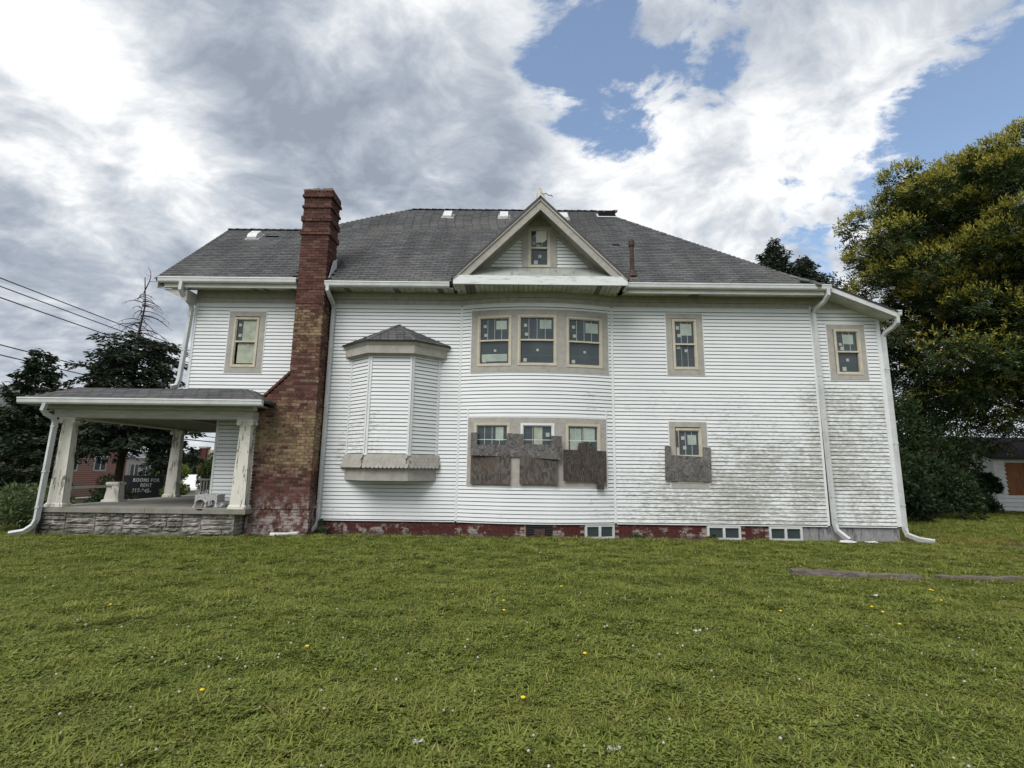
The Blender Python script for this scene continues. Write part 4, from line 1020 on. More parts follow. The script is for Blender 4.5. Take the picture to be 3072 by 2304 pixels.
# beam, cornice and roof of the porch
def beam_ring(o, i_, z0, z1, name, mat):
    """band along the three open sides: o outside, i_ inside offset from the column line"""
    mb = MB(); mb.box(-11.66 - o, -6.62 + o * .6, -.87 - o, -.87 + i_, z0, z1)
    mb.box(-11.66 - o, -11.5 + i_, -.87 + i_ + .001, 4.6, z0, z1); mb.box(-11.5 + i_ + .001, -8.0, 4.3, 4.6, z0, z1); return mb.build(name, mat, house)
beam_ring(.0, .32, 2.95, 3.16, 'porch_beam', 'beam_paint'); beam_ring(.16, .02, 3.162, 3.27, 'porch_fascia', 'beam_paint')
MB().box(-11.84, -6.4, -1.05, 4.7, 3.271, 3.30).build('porch_eave', 'beam_paint', house)
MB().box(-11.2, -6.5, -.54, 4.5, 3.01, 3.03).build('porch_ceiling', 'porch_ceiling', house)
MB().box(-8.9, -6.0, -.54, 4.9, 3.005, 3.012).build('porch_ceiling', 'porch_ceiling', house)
# the roof: three sloping faces and a nearly flat top
E0, E1, EYP, EZP = -12.02, -6.20, -1.33, 3.385
T0, T1, TY, TZ = -11.55, -6.92, -.58, 3.72
pr_ = MB().slab([(E0, EYP, EZP), (E1, EYP, EZP), (T1, TY, TZ), (T0, TY, TZ)], .05).slab([(E0, EYP, EZP), (T0, TY, TZ), (T0, 4.4, TZ), (E0, 5.1, EZP)], .05).slab([(E1, EYP, EZP), (T1, TY, TZ), (T1, .1, TZ), (E1, .1, EZP)], .05).slab([(T0, TY, TZ - .002), (T1, TY, TZ - .002), (T1, 0.05, TZ + .02), (-8.9, .05, TZ + .02), (-8.9, 4.4, TZ + .02), (T0, 4.4, TZ)], .05)
pro = pr_.build('porch_roof', 'shingle', house)
sp = Shingler(pro)
v = Vector((0, TY - EYP, TZ - EZP)); H = v.length
sp.plane((E0, EYP - .02, EZP + .005), (1, 0, 0), v, lambda tt: ((T0 - E0) * tt / H, (E1 - E0) - (E1 - T1) * tt / H), 6, H / 6, .30, single=lambda r, x: True)
A = Vector((E1, EYP, EZP + .005)); u = Vector((0, 1, 0)); v2 = Vector((T1 - E1, 0, TZ - EZP))
sp.plane(A, u, v2, lambda tt: ((TY - EYP) * tt / v2.length, 1.38), 6, v2.length / 6, .30)
A = Vector((E0, 5.0, EZP + .005)); v3 = Vector((T0 - E0, 0, TZ - EZP))
sp.plane(A, (0, -1, 0), v3, lambda tt: (.1, 6.33 - (TY - EYP) * tt / v3.length), 5, v3.length / 5, .30)
for a, b, n in (((E0, EYP, EZP + .02), (T0, TY, TZ + .01), 6), ((E1, EYP, EZP + .02), (T1, TY, TZ + .01), 6)):
    a, b = Vector(a), Vector(b); d = (b - a) / n; side = Vector((d.y, -d.x, 0)).normalized() * .13
    for k in range(n):
        p, q = a + d * k, a + d * (k + 1.2)
        sp.mb.add([p + side - Vector((0, 0, .03)), p + Vector((0, 0, .035)), p - side - Vector((0, 0, .03)), q + side - Vector((0, 0, .03)), q + Vector((0, 0, .015)), q - side - Vector((0, 0, .03))], [(0, 1, 4, 3), (1, 2, 5, 4), (0, 2, 1)])
sp.plane((T0, TY - .03, TZ + .015), (1, 0, 0), (0, 1, .03), lambda tt: (0, T1 - T0), 3, .16, .3)
sp.done(); sh.done()
print('single shingles', sh.n, so_.n, sp.n, 'bricks', single_n)
gutter(E0 - .10, E1 + .06, EYP - .0, EZP + .0); 
gl = MB().prism([(E0, EZP - .005), (E0 - .11, EZP), (E0 - .10, EZP - .12), (E0 - .07, EZP - .155), (E0, EZP - .155)], 'y', EYP, 5.0).build('gutter', 'white_metal', house)
downspout([(-11.44, -1.38, 3.24), (-11.50, -1.36, 3.09), (-11.50, -1.26, 2.99), (-11.44, -1.10, 2.90), (-11.43, -1.06, 2.80), (-11.50, -1.06, .46), (-11.54, -1.08, .32), (-11.66, -1.16, .19), (-11.90, -1.28, .14)], 'downspout at the street corner of the porch', straps=(2.7, 1.6, .75))

# ================================================================== things on and by the house
stool = thing('wicker_stool', 'small white wicker stool on the porch slab beside the column', 'stool', (-7.76, -.38, PZ), rz=rad(4))
MB().box(-.27, .27, -.20, .20, .28, .32).build('seat', 'wicker', stool)
for y0, y1 in ((-.20, -.185), (.185, .20)):
    pts = [(-.27, .28), (-.27, .10)] + [(-.27 + .54 * f, .10 + .10 * math.sin(math.pi * ((f * 2) % 1.0001)) ** .8) for f in np.linspace(.02, .98, 19)] + [(.27, .10), (.27, .28)]
    MB().prism(pts, 'y', y0, y1).build('apron', 'wicker', stool)
for x0, x1 in ((-.27, -.255), (.255, .27)): MB().box(x0, x1, -.185, .185, .12, .28).build('apron', 'wicker', stool)
for x in (-.25, .0, .25):
    for y in (-.18, .18): MB().tube([(x, y, .28), (x, y, .08), (x * 1.12, y * 1.15, .0)], [.022, .018, .026], 7).build('leg', 'wicker', stool)
bag = thing('folded_bag', 'crumpled pale bag lying under the wicker stool', 'bag', (-7.50, -.38, PZ))
mb = MB()
for k in range(4): mb.slab([(-.10 + R.uniform(-.02, .02), -.08, .03 + .028 * k), (.12 + R.uniform(-.03, .03), -.08, .03 + .03 * k), (.12, .08, .034 + .03 * k), (-.10, .08, .03 + .03 * k)], .02)
mb.build('fold', 'white_trim', bag)

def timber(a, b, h, wd, label, broken=False):
    a, b = Vector(a), Vector(b); o = thing('landscape_timber', label, 'timber', tuple(a), 'old timbers edging the lawn'); d = b - a; L = d.length; ang = math.atan2(d.y, d.x); n = 14
    o.rotation_euler = (0, 0, ang); mb = MB(); vs = []
    for i in range(n + 1):
        q = L * i / n; s_ = [R.uniform(-.012, .012) for _ in range(4)]; hh = h * (1 - (.45 if broken and i > n - 3 else 0))
        vs += [(q, -wd + s_[0], -.06), (q, wd + s_[1], -.06), (q, wd * .9 + s_[2], hh + s_[0]), (q, -wd * .9 + s_[3], hh + s_[1])]
    fs = [(4 * i + k, 4 * i + (k + 1) % 4, 4 * i + 4 + (k + 1) % 4, 4 * i + 4 + k) for i in range(n) for k in range(4)] + [(3, 2, 1, 0), (4 * n, 4 * n + 1, 4 * n + 2, 4 * n + 3)]
    mb.add(vs, fs).build('beam', 'old_timber', o)
def ground_at(px, py, z=GZ):
    d = fw + rt * ((px - 1536) / 1520.) - up * ((py - 1152) / 1520.); c = Vector((0, -CD, CH)); k = (z - c.z) / d.z; return c + d * k
a, b = ground_at(2374, 1729), ground_at(2600, 1741); timber(a, b, .125, .075, 'weathered timber in the grass, the one lying by itself in the lawn')
c_ = ground_at(2795, 1747); timber(b + (c_ - b) * .015, c_, .105, .075, 'weathered timber with a sunken splintered end, between two others', True)
a, b = ground_at(2815, 1744), ground_at(3190, 1752); timber(a, b, .09, .075, 'pale weathered timber running out of the lawn')
for i, (px, py, s_, lab) in enumerate(((2545, 1633, .22, 'long pale stone lying under the downspout mouth'), (2615, 1632, .16, 'lumpy white stone beside the rear foundation'), (570, 1612, .08, 'small white stone in the grass before the porch wall'))):
    p = ground_at(px, py); mb = MB(); nn = 10; vs = [(0, 0, .0)]
    for j in range(4):
        for k in range(nn):
            th = 2 * math.pi * k / nn; rr = s_ * math.sin(.35 + j * .55) * R.uniform(.8, 1.15); vs.append((rr * math.cos(th), rr * .45 * math.sin(th), s_ * .42 * (.05 + .28 * j) * R.uniform(.85, 1.15)))
    fs = [(1 + j * nn + k, 1 + j * nn + (k + 1) % nn, 1 + (j + 1) * nn + (k + 1) % nn, 1 + (j + 1) * nn + k) for j in range(3) for k in range(nn)] + [tuple(1 + 3 * nn + k for k in range(nn))]
    o = mb.add(vs, fs).build('stone', 'stone_white', None, loc=(p.x, p.y, GZ)); tag(o, lab, 'stone')
for px, py, s_, mt, lab in ((1842, 2275, .040, 'litter_white', 'crumpled white tissue among the clover'), (1252, 2250, .03, 'litter_white', 'scrap of torn clear film on bare soil'), (2092, 1907, .034, 'litter_white', 'torn white scrap far out in the open lawn'), (2625, 1800, .045, 'litter_white', 'pale scrap in the grass before the timbers'), (2665, 1744, .06, 'litter_red', 'small red wrapper beside the timber')):
    p = ground_at(px, py); mb = MB(); n = 5; vs = [((i / n - .5) * 2 * s_ + R.uniform(-.01, .01), (j / n - .5) * 1.2 * s_ + R.uniform(-.01, .01), .02 + R.uniform(0, s_ * .7)) for j in range(n + 1) for i in range(n + 1)]
    mb.add(vs, [(j * (n + 1) + i, j * (n + 1) + i + 1, (j + 1) * (n + 1) + i + 1, (j + 1) * (n + 1) + i) for j in range(n) for i in range(n) if R.random() > .12])
    tag(mb.build('litter', mt, None, loc=(p.x, p.y, GZ + .02)), lab, 'litter')

# ================================================================== vegetation helpers
def unit(v): return v / np.maximum(1e-9, np.linalg.norm(v, axis=-1, keepdims=True))
def diamonds(p, d, ln, wd, twist=None):
    """leaf-shaped quads from base p along d"""
    N = len(p); d = unit(d); r_ = rng.normal(size=(N, 3)) if twist is None else twist + .35 * rng.normal(size=(N, 3))
    s = unit(np.cross(d, r_)); ln = np.broadcast_to(np.asarray(ln, float), (N,))[:, None]; wd = np.broadcast_to(np.asarray(wd, float), (N,))[:, None]
    mid = p + d * ln * .45
    return np.stack([p, mid + s * wd * .5, p + d * ln, mid - s * wd * .5], 1)
def sprays(p, d, L, nleaf, ll, lw, droop=.25):
    """compound leaves: leaflets on both sides of a drooping stalk"""
    N = len(p); d = unit(d); side = unit(np.cross(d, np.array([0, 0, 1.]) + .3 * rng.normal(size=(N, 3))))
    out = []
    for k in range(nleaf):
        f = (k + .6) / nleaf
        q = p + d * (L * f)[:, None] + np.array([0, 0, -1.]) * (droop * L * f * f)[:, None]
        for s in (-1, 1):
            ld = side * s + d * .45 + .18 * rng.normal(size=(N, 3)) - np.array([0, 0, .25])
            out.append(diamonds(q, ld, ll * rng.uniform(.7, 1.2, N) * (1 - .4 * abs(f - .45)), lw, np.cross(d, side)))
    return np.concatenate(out)
def limb(mb, a, b, r0_, r1_, sag=.0, n=6, wob=.1):
    a, b = Vector(a), Vector(b); L = (b - a).length; pts = []; rr = []
    for i in range(n + 1):
        f = i / n; p = a.lerp(b, f) + Vector((R.uniform(-1, 1), R.uniform(-1, 1), R.uniform(-.6, .6))) * wob * L * .12 * (0 < i < n) + Vector((0, 0, sag * L * math.sin(math.pi * f)))
        pts.append(p); rr.append(r0_ + (r1_ - r0_) * f)
    mb.tube(pts, rr, 7); return pts

# ---------------------------------------------------------------- big flowering tree behind the house
def flowering_tree(loc, H, rx, ry, label):
    o = thing('golden_rain_tree', label, 'tree', loc); mb = MB()
    mb.tube([(0, 0, -.1), (.1, 0, 1.2), (.0, .1, 2.6), (.2, 0, 4.2)], [.42, .33, .29, .26], 10)
    C = []; zc = H * .55; rzv = H * .48
    tries = 0
    while len(C) < 330 and tries < 12000:
        tries += 1
        v = np.array([R.gauss(0, 1), R.gauss(0, 1), R.gauss(0, 1)]); v /= np.linalg.norm(v)
        f = R.uniform(.60, 1.0) if R.random() < .85 else R.uniform(.2, .6)
        lump = 1 + .06 * math.sin(3.1 * v[0] * 2 + 1.3) + .07 * math.sin(4.2 * v[1] + 2.6 * v[2] * 2) 
        c = np.array([v[0] * rx * f * lump, v[1] * ry * f * lump, zc + v[2] * rzv * f * lump])
        if c[2] < (5.2 if c[0] > -3.6 else 1.6) or c[0] > 4.5: continue
        if any(np.linalg.norm(c - q[0]) < .95 for q in C): continue
        C.append((c, R.uniform(.75, 1.35), v))
    leaves, fl = [], []
    for i, (c, r_, v) in enumerate(C):
        if i % 2 == 0: limb(mb, (.1, 0, R.uniform(2.2, 4.5)), c * np.array([.93, .93, .96]), .10, .02, .10, 6)
        n = int(105 * r_ * r_)
        q = rng.normal(size=(n, 3)); q = unit(q) * rng.uniform(.25, 1., (n, 1)) ** .6; q[:, 2] *= .62
        p = c + q * r_; out = unit(q * np.array([1, 1, .6]) + .5 * v + .4 * rng.normal(size=(n, 3)))
        leaves.append(sprays(p, out, rng.uniform(.28, .48, n), 5, .17, .062, .35))
        top = max(0, v[2] * .9 + .35)
        m = int(92 * r_ * r_ * (0.24 + top))
        if m > 4:
            q = unit(rng.normal(size=(m, 3))); q[:, 2] = np.abs(q[:, 2]) * .75 + .05; q = unit(q + .55 * v)
            p = c + q * r_ * np.array([1, 1, .66]) * rng.uniform(.82, 1.06, (m, 1)); ax = unit(q * .6 + np.array([0, 0, .55]) + .55 * v + .25 * rng.normal(size=(m, 3)))
            L = rng.uniform(.22, .48, m)
            for k in range(8):
                f = k / 8; w_ = .085 * (1 - f) + .015
                pp = p + ax * (L * f)[:, None] + rng.normal(size=(m, 3)) * w_ * .55
                fl.append(diamonds(pp, ax + .40 * rng.normal(size=(m, 3)), .15, .042))
    L_ = np.concatenate(leaves); dark = rng.random(len(L_)) < .5
    mb.build('trunk', 'bark', o, smooth=True)
    quads('crown', L_[dark], 'leaf_dark', o); quads('crown', L_[~dark], 'leaf_mid', o)
    quads('blossom', np.concatenate(fl), 'flower_yellow', o)
    return o
flowering_tree((25.2, 9.2, GZ), 17.6, 8.5, 6.0, 'large spreading tree covered in yellow blossom sprays behind the house')

def bush(name, label, cat, loc, rx, ry, h, n, mat, leaf=(.10, .05), group=None, clumps=22, base=0., stems=True, mat2=None, squash=.8, part='foliage'):
    o = thing(name, label, cat, loc, group); C = []; 
    for k in range(clumps):
        th = R.uniform(0, 2 * math.pi); f = math.sqrt(R.random()) * .8; zf = R.uniform(.12, .95); rr = math.sqrt(max(.05, 1 - (2 * zf - .9) ** 2 * .6))
        C.append((np.array([rx * f * rr * math.cos(th), ry * f * rr * math.sin(th), base + (h - base) * zf]), R.uniform(.22, .42) * min(rx, ry, h * .8)))
    P, D = [], []
    for c, r_ in C:
        m = n // clumps; q = unit(rng.normal(size=(m, 3))) * rng.uniform(.3, 1, (m, 1)) ** .5; q[:, 2] *= squash
        P.append(c + q * r_); D.append(q + .5 * rng.normal(size=(m, 3)) + np.array([0, 0, .15]))
    P, D = np.concatenate(P), np.concatenate(D); P[:, 2] = np.maximum(P[:, 2], .03)
    V = diamonds(P, D, leaf[0] * rng.uniform(.6, 1.3, len(P)), leaf[1] * rng.uniform(.7, 1.2, len(P)))
    if mat2:
        k = rng.random(len(V)) < .3; quads(part, V[~k], mat, o); quads(part, V[k], mat2, o)
    else: quads(part, V, mat, o)
    if stems:
        mb = MB()
        for c, r_ in C[::2]: limb(mb, (c[0] * .15, c[1] * .15, -.05), c, .02 + .012 * h, .008, .03, 5)
        mb.build('stem', 'bark', o)
    return o

# undergrowth and trees at the rear corner
UG = 'dark undergrowth beneath the flowering tree'
for i, (x, y, rx, ry, h, lab) in enumerate(((12.9, 5.2, 1.5, 1.4, 3.3, 'dense dark shrub right behind the rear downspout corner'), (15.4, 7.8, 2.0, 1.5, 5.0, 'tall dark shrub in the shade between house and shed'), (18.3, 8.8, 2.2, 1.4, 4.6, 'dark spreading shrub in the shade next to the shed'), (19.9, 9.9, 1.3, 1.0, 2.5, 'dark shrub leaning against the shed corner'), (21.6, 10.4, .8, .7, 1.7, 'dark shrub tucked against the shed wall'), (14.4, 5.6, 1.3, 1.0, 2.4, 'low dark shrub in front of the shaded shrubs'), (16.9, 6.9, 1.4, 1.0, 2.2, 'low dark shrub spreading at the edge of the shaded grass'), (18.8, 11.4, 3.0, 1.6, 8.6, 'tall dark thicket behind the shaded shrubs'), (19.0, 17.5, 3.2, 1.6, 6.0, 'tall dark thicket behind the shed'), (14.0, 10.5, 3.0, 1.8, 8.0, 'dark thicket rising behind the house corner'), (31.0, 20.0, 6.5, 2.5, 9.5, 'broad dark thicket standing beyond the shed roof'))):
    bush('shade_shrub', lab, 'shrub', (x, y, GZ), rx, ry, h, 7500 if h < 5 else 16000, 'leaf_dark', (.17, .065), UG, 34, mat2='leaf_mid' if i in (1, 2) else None, stems=False, squash=1.0)
def conifer(name, label, loc, H, rbase, bare_from=None, zlow=.6, nb=130, mat='needle', mat2='needle_dark', droop=.25, leader=True, spread=1., flat=.0, shape=.85, group=None):
    o = thing(name, label, 'tree', loc, group); mb = MB(); top = H
    wob = [(R.uniform(-.08, .08), R.uniform(-.08, .08)) for _ in range(9)]
    if leader:
        mb.tube([(wob[i][0] * i / 4, wob[i][1] * i / 4, top * i / 8) for i in range(9)], [max(.018, .17 * (1 - i / 8.4)) * (H / 10) for i in range(9)], 9)
    V = []; dead = MB(); zf1 = bare_from or H
    for k in range(nb):
        z = zlow + (zf1 - zlow) * (k + R.random()) / nb; f = (z - zlow) / (H * (1.0 if not bare_from else .92) - zlow); L = rbase * max(.06, (1 - f)) ** shape * R.uniform(.65, 1.12) * spread
        th = R.uniform(0, 2 * math.pi); d = np.array([math.cos(th), math.sin(th), 0.]); up_ = R.uniform(.0, .25) - droop * .3
        m = 9; pts = []
        for i in range(m):
            q = i / (m - 1); pts.append(np.array([0, 0, z]) + d * L * q + np.array([0, 0, L * (up_ * q - droop * q * q + .22 * droop * q ** 4)]))
        mb.tube([tuple(p) for p in pts[:7]], [.035 * L / 2.2 * (1 - .12 * i) + .006 for i in range(7)], 5)
        pts = np.array(pts); n = int(75 * L + 12); t_ = rng.uniform(.18, 1., n) ** .75; idx = np.minimum((t_ * (m - 1)).astype(int), m - 2); fr = (t_ * (m - 1) - idx)[:, None]
        p = pts[idx] * (1 - fr) + pts[idx + 1] * fr
        side = np.array([-d[1], d[0], 0.]); s_ = rng.choice([-1, 1], n)[:, None]
        wdt = (.42 * L * (1 - t_) ** .6 + .10)[:, None] * rng.uniform(0, 1, (n, 1))
        p = p + side * s_ * wdt * .7 + np.array([0, 0, -1.]) * (wdt * (.25 + .5 * droop)) + rng.normal(size=(n, 3)) * .05
        dd = d * .7 + side * s_ * .8 + np.array([0, 0, -.35]) + .35 * rng.normal(size=(n, 3))
        V.append(diamonds(p, dd, rng.uniform(.14, .30, n), rng.uniform(.05, .10, n)))
    if bare_from:
        for k in range(46):
            z = bare_from - .5 + (H * .93 - bare_from + .5) * (k + R.random()) / 46; f = (z - bare_from) / (H - bare_from); L = max(.22, 1.55 * (1 - max(0, f)) ** .85) * R.uniform(.45, 1.1); th = R.uniform(0, 2 * math.pi)
            d = Vector((math.cos(th), math.sin(th), 0)); pts = [Vector((0, 0, z)) + d * L * q + Vector((0, 0, L * (.28 * q - .62 * q * q))) for q in np.linspace(0, 1, 7)]
            dead.tube(pts, [.022 * (1 - q * .75) for q in np.linspace(0, 1, 7)], 5)
            for j in range(5):
                q = R.randrange(1, 7); e = pts[q] + Vector((R.uniform(-.25, .25), R.uniform(-.25, .25), R.uniform(-.32, .02))) * L * .5; dead.tube([pts[q], (pts[q] + e) / 2 + Vector((0, 0, .02)), e], [.009, .007, .004], 4)
        tp = [Vector((0, 0, H * .93)), Vector((.06, 0, H * .95)), Vector((.18, 0, H * .985)), Vector((.22, 0, H * 1.01)), Vector((.17, 0, H * 1.035)), Vector((.02, 0, H * 1.055))]
        dead.tube(tp, [.03, .025, .02, .016, .012, .006], 5); dead.tube([tp[2], Vector((.5, 0, H * .985)), Vector((.85, 0, H * .962))], [.014, .010, .005], 4); dead.tube([tp[3], Vector((.05, 0, H * 1.015)), Vector((-.12, 0, H * 1.028))], [.012, .009, .004], 4)
        dead.build('dead_branches', 'dead_bark', o)
    V = np.concatenate(V); k = rng.random(len(V)) < .5
    mb.build('trunk', 'dead_bark', o); quads('crown', V[k], mat, o); quads('crown', V[~k], mat2, o)
    return o
conifer('spruce_tree', 'dark spruce with a bare dead top rising behind the porch', (-17.1, 8.6, GZ), 10.2, 3.0, 7.5, 2.55, 150, droop=.36, shape=.48)
CG = 'cedars showing over the roof'
conifer('cedar_tree', 'tallest dark cedar top showing over the roof slope', (16.4, 17.0, GZ), 16.2, 3.5, None, 9.5, 150, droop=-.62, shape=.95, group=CG)
conifer('cedar_tree', 'dark cedar between the tallest one and the flowering tree', (18.6, 17.6, GZ), 15.4, 3.3, None, 9.5, 140, droop=-.62, shape=.95, group=CG)
conifer('cedar_tree', 'short cedar tucked between two taller dark cedars', (17.6, 16.2, GZ), 14.2, 3.0, None, 9, 130, droop=-.6, shape=.95, group=CG)
def leafy_tree(name, label, loc, H, r_, mat, n=9000, leaf=(.16, .08), base=.25, group=None, clumps=46, mat2=None):
    o = bush(name, label, 'tree', loc, r_, r_, H, n, mat, leaf, group, clumps, H * base, False, mat2, part='crown'); mb = MB()
    mb.tube([(0, 0, -.1), (.05, 0, H * .3), (0, .05, H * .6)], [.03 * H * .6, .022 * H * .6, .012 * H * .6], 8)
    for k in range(10):
        th = R.uniform(0, 6.28); limb(mb, (0, 0, H * R.uniform(.2, .5)), (math.cos(th) * r_ * .7, math.sin(th) * r_ * .7, H * R.uniform(.5, .9)), .012 * H * .4, .01, .05, 5)
    mb.build('trunk', 'bark', o); return o
leafy_tree('round_tree', 'small round dark tree crown beside the cedars over the roof', (23.5, 21.0, GZ), 15.4, 2.6, 'leaf_dark', 9000)
conifer('yew_tree', 'ragged dark upright evergreen left of the spruce', (-20.3, 7.6, GZ - .8), 7.1, 1.75, None, .5, 170, mat='leaf_dark', droop=-.35, shape=.55)
# ---------------------------------------------------------------- shrubs left of the porch and small weeds
bush('shrub', 'leafy green shrub crowding the porch corner', 'shrub', (-12.9, .3, GZ), 1.0, .9, 1.0, 5200, 'leaf_shrub', (.13, .040), None, 34, mat2='leaf_mid')
bush('shrub', 'low feathery green shrub beside the bigger one at the porch corner', 'shrub', (-14.4, 1.3, GZ), .9, .8, .95, 4200, 'leaf_shrub', (.12, .035), None, 30, mat2='leaf_lime')
bush('shrub', 'dark rounded shrub growing behind the short pedestal', 'shrub', (-13.1, 3.2, GZ), .7, .7, 1.1, 3200, 'leaf_dark', (.09, .05), None, 26)
bush('shrub', 'dark shrub growing past the porch edge by the black sign', 'shrub', (-15.75, 6.5, GZ), .55, .5, 1.25, 2600, 'leaf_dark', (.10, .05), None, 24)
bush('shrub', 'light green shrub at the foot of the far porch column', 'shrub', (-12.6, 5.6, GZ), .55, .5, 1.15, 2500, 'leaf_shrub', (.10, .045), None, 22, mat2='leaf_lime')
bush('shrub', 'dark shrub growing through the far porch railing', 'shrub', (-10.2, 5.6, GZ), 1.3, .5, 1.30, 4000, 'leaf_dark', (.08, .045), None, 34)
for i, (px, py, h, w_, lab) in enumerate(((965, 1604, .42, .16, 'leafy weed growing between downspout and brick footing'), (330, 1596, .30, .36, 'weedy clump at the foot of the stone porch wall'), (470, 1598, .16, .22, 'low weed against the stone porch wall'), (2125, 1614, .12, .20, 'thin dry weed against the red footing'), (1900, 1614, .11, .26, 'short brown weed at the footing near the basement window'), (830, 1606, .14, .30, 'low weed along the chimney base'), (1610, 1614, .14, .3, 'weed tuft below the iron vent grille'))):
    p = ground_at(px, py); bush('weed', lab, 'weed', (p.x, min(p.y, -.12) if px > 900 else p.y, GZ), w_, .12, h, 420, 'leaf_shrub' if i not in (3, 4) else 'leaf_mid', (.055, .026), 'weeds along the foot of the house', 10)

# ================================================================== the street side, seen under and past the porch
def sign():
    o = thing('rental_sign', 'black board reading ROOMS FOR RENT with a phone number behind the porch', 'sign', (-18.0, 11.4, gz(-18, 11.4)), rz=rad(-8))
    b0 = .33; MB().box(-1.1, 1.1, -.03, .03, b0, b0 + 1.10).build('board', 'sign_black', o)
    for x in (-.9, .9): MB().box(x - .045, x + .045, .03, .12, -.2, b0 + 1.1).build('post', 'old_timber', o)
    for txt, x, z, s_ in (('ROOMS FOR', .17, b0 + .80, .235), ('RENT', .20, b0 + .56, .235), ('317-945-', -.02, b0 + .29, .26)):
        cu = bpy.data.curves.new('t', 'FONT'); cu.body = txt; cu.size = s_; cu.align_x = 'CENTER'; cu.extrude = .004; cu.offset = .007; cu.space_character = 1.12
        tmp = bpy.data.objects.new('t', cu); col.objects.link(tmp); dg = bpy.context.evaluated_depsgraph_get(); me = bpy.data.meshes.new_from_object(tmp.evaluated_get(dg)); bpy.data.objects.remove(tmp)
        me.materials.clear(); obj('lettering', me, 'sign_white', o, (x, -.036, z), (rad(90), 0, 0), label='white lettering ' + txt)
sign()
def building(name, label, xf, y0, y1, depth, z0, z1, wall, wins, roof=None, band=None):
    """street front facing +x at xf, from y0 to y1"""
    o = thing(name, label, 'building', (xf, (y0 + y1) / 2, z0), rz=rad(90)); h = (y1 - y0) / 2; H = z1 - z0
    MB().box(-h, h, 0, depth, 0, H).build('wall', wall, o)
    for a, b, c, d in wins:
        w_ = MB().box(a, b, -.06, .0, c, d).build('window', 'far_pale', o); MB().box(a + .12, b - .12, -.07, -.055, c + .12, d - .12).build('pane', 'car_glass', w_)
        MB().box((a + b) / 2 - .04, (a + b) / 2 + .04, -.085, -.06, c + .1, d - .1).build('mullion', 'white_trim', w_); MB().box(a, b, -.085, -.06, (c + d) / 2 - .04, (c + d) / 2 + .04).build('mullion', 'white_trim', w_)
    if roof: MB().prism([(-.4, H), (depth + .4, H), (depth / 2, H + roof)], 'x', -h - .4, h + .4).build('roof', 'shingle', o)
    if band: MB().box(-h - .1, h + .1, -.25, 0, H - .4, H).build('cornice', 'white_trim', o)
    return o
building('brick_building', 'red brick building across the street half hidden by the evergreens', -34.0, 11, 31.2, 12, -1.0, 5.2, 'far_brick', [(k, k + 1.3, 2.2, 4.6) for k in (-8.2, -5.2, -2.2, .8, 3.8, 6.6)], 2.6)
building('annex', 'low pale annex with white cornice beside the brick building', -34.0, 31.25, 34.4, 8, -1.0, 2.75, 'far_pale', [(-1.2, -.1, .5, 2.9), (.3, 1.3, .5, 2.9)], None, True)
lw = thing('low_wall', 'low pale concrete wall along the pavement', 'wall', (-21.9, 6, GZ - 1.05)); MB().box(-.15, .15, 3.0, 16, 0, 1.0).build('wall_body', 'far_pale', lw); MB().box(-.2, .2, 3.0, 16, 1.001, 1.08).build('coping', 'sidewalk', lw)
def car(name, label, loc, rz, paint, L=4.5, Wd=1.75, H=1.45, van=False):
    o = thing(name, label, 'car', loc, rz=rz); h = Wd / 2
    prof = [(-L / 2, .35), (-L / 2 + .05, .80), (-L / 2 + .25, .92), (-L * .22, .98), (-L * .08, H - .05), (L * .05, H), (L * .24, H - .03), (L * .40, .98), (L / 2 - .04, .90), (L / 2, .40), (L / 2 - .1, .22), (-L / 2 + .1, .22)]
    if van: prof = [(-L / 2, .35), (-L / 2 + .05, .9), (-L * .38, 1.1), (-L * .26, H - .06), (-L * .2, H), (L / 2 - .1, H - .02), (L / 2, H - .15), (L / 2, .35), (L / 2 - .1, .22), (-L / 2 + .1, .22)]
    mb = MB(); n = len(prof); ys = [(-h, .0), (-h + .07, .0), (h - .07, .0), (h, .0)]; vs = []
    for j, yv in enumerate((-h, -h * .9, h * .9, h)):
        for x, z in prof:
            tz = z if j in (1, 2) else (z - .04 if z > .9 else z); ty = yv if z < 1.0 else yv * .86; vs.append((x, ty, tz))
    fs = [(j * n + i, j * n + (i + 1) % n, (j + 1) * n + (i + 1) % n, (j + 1) * n + i) for j in range(3) for i in range(n)] + [tuple(range(n)), tuple(range(3 * n, 4 * n))[::-1]]
    mb.add(vs, fs).build('body', paint, o)
    for s in (-1, 1):
        y = s * h * .875; P = [(-L * .16, 1.0), (-L * .065, H - .12), (L * .22, H - .12), (L * .33, 1.0)] if not van else [(-L * .30, 1.12), (-L * .22, H - .15), (L * .0, H - .15), (L * .0, 1.12)]
        MB().prism(P, 'y', y - .01 * s, y + .015 * s + .01 * s).build('side_window', 'car_glass', o)
        for x in (-L * .31, L * .30):
            w_ = MB().tube([(x, s * h - s * .19, .32), (x, s * h + s * .012, .32)], .32, 18).build('wheel', 'tyre', o); MB().tube([(x, s * h + s * .0, .32), (x, s * h + s * .02, .32)], .19, 14).build('rim', 'galvanised', w_)
        MB().box(-L / 2 - .01, -L / 2 + .12, s * h * .65 - .16, s * h * .65 + .16, .62, .76).build('headlight', 'white_trim', o)
    return o
SZ = GZ - 1.05 + .02
car('car', 'silver car parked on the street beyond the porch shrubs', (-26.3, 13.2, SZ), rad(90), 'car_silver')
car('van', 'white van parked on the street beyond the porch railing', (-23.4 - 3.2, 30.5, SZ), rad(90), 'car_white', 5.0, 1.9, 1.95, True)
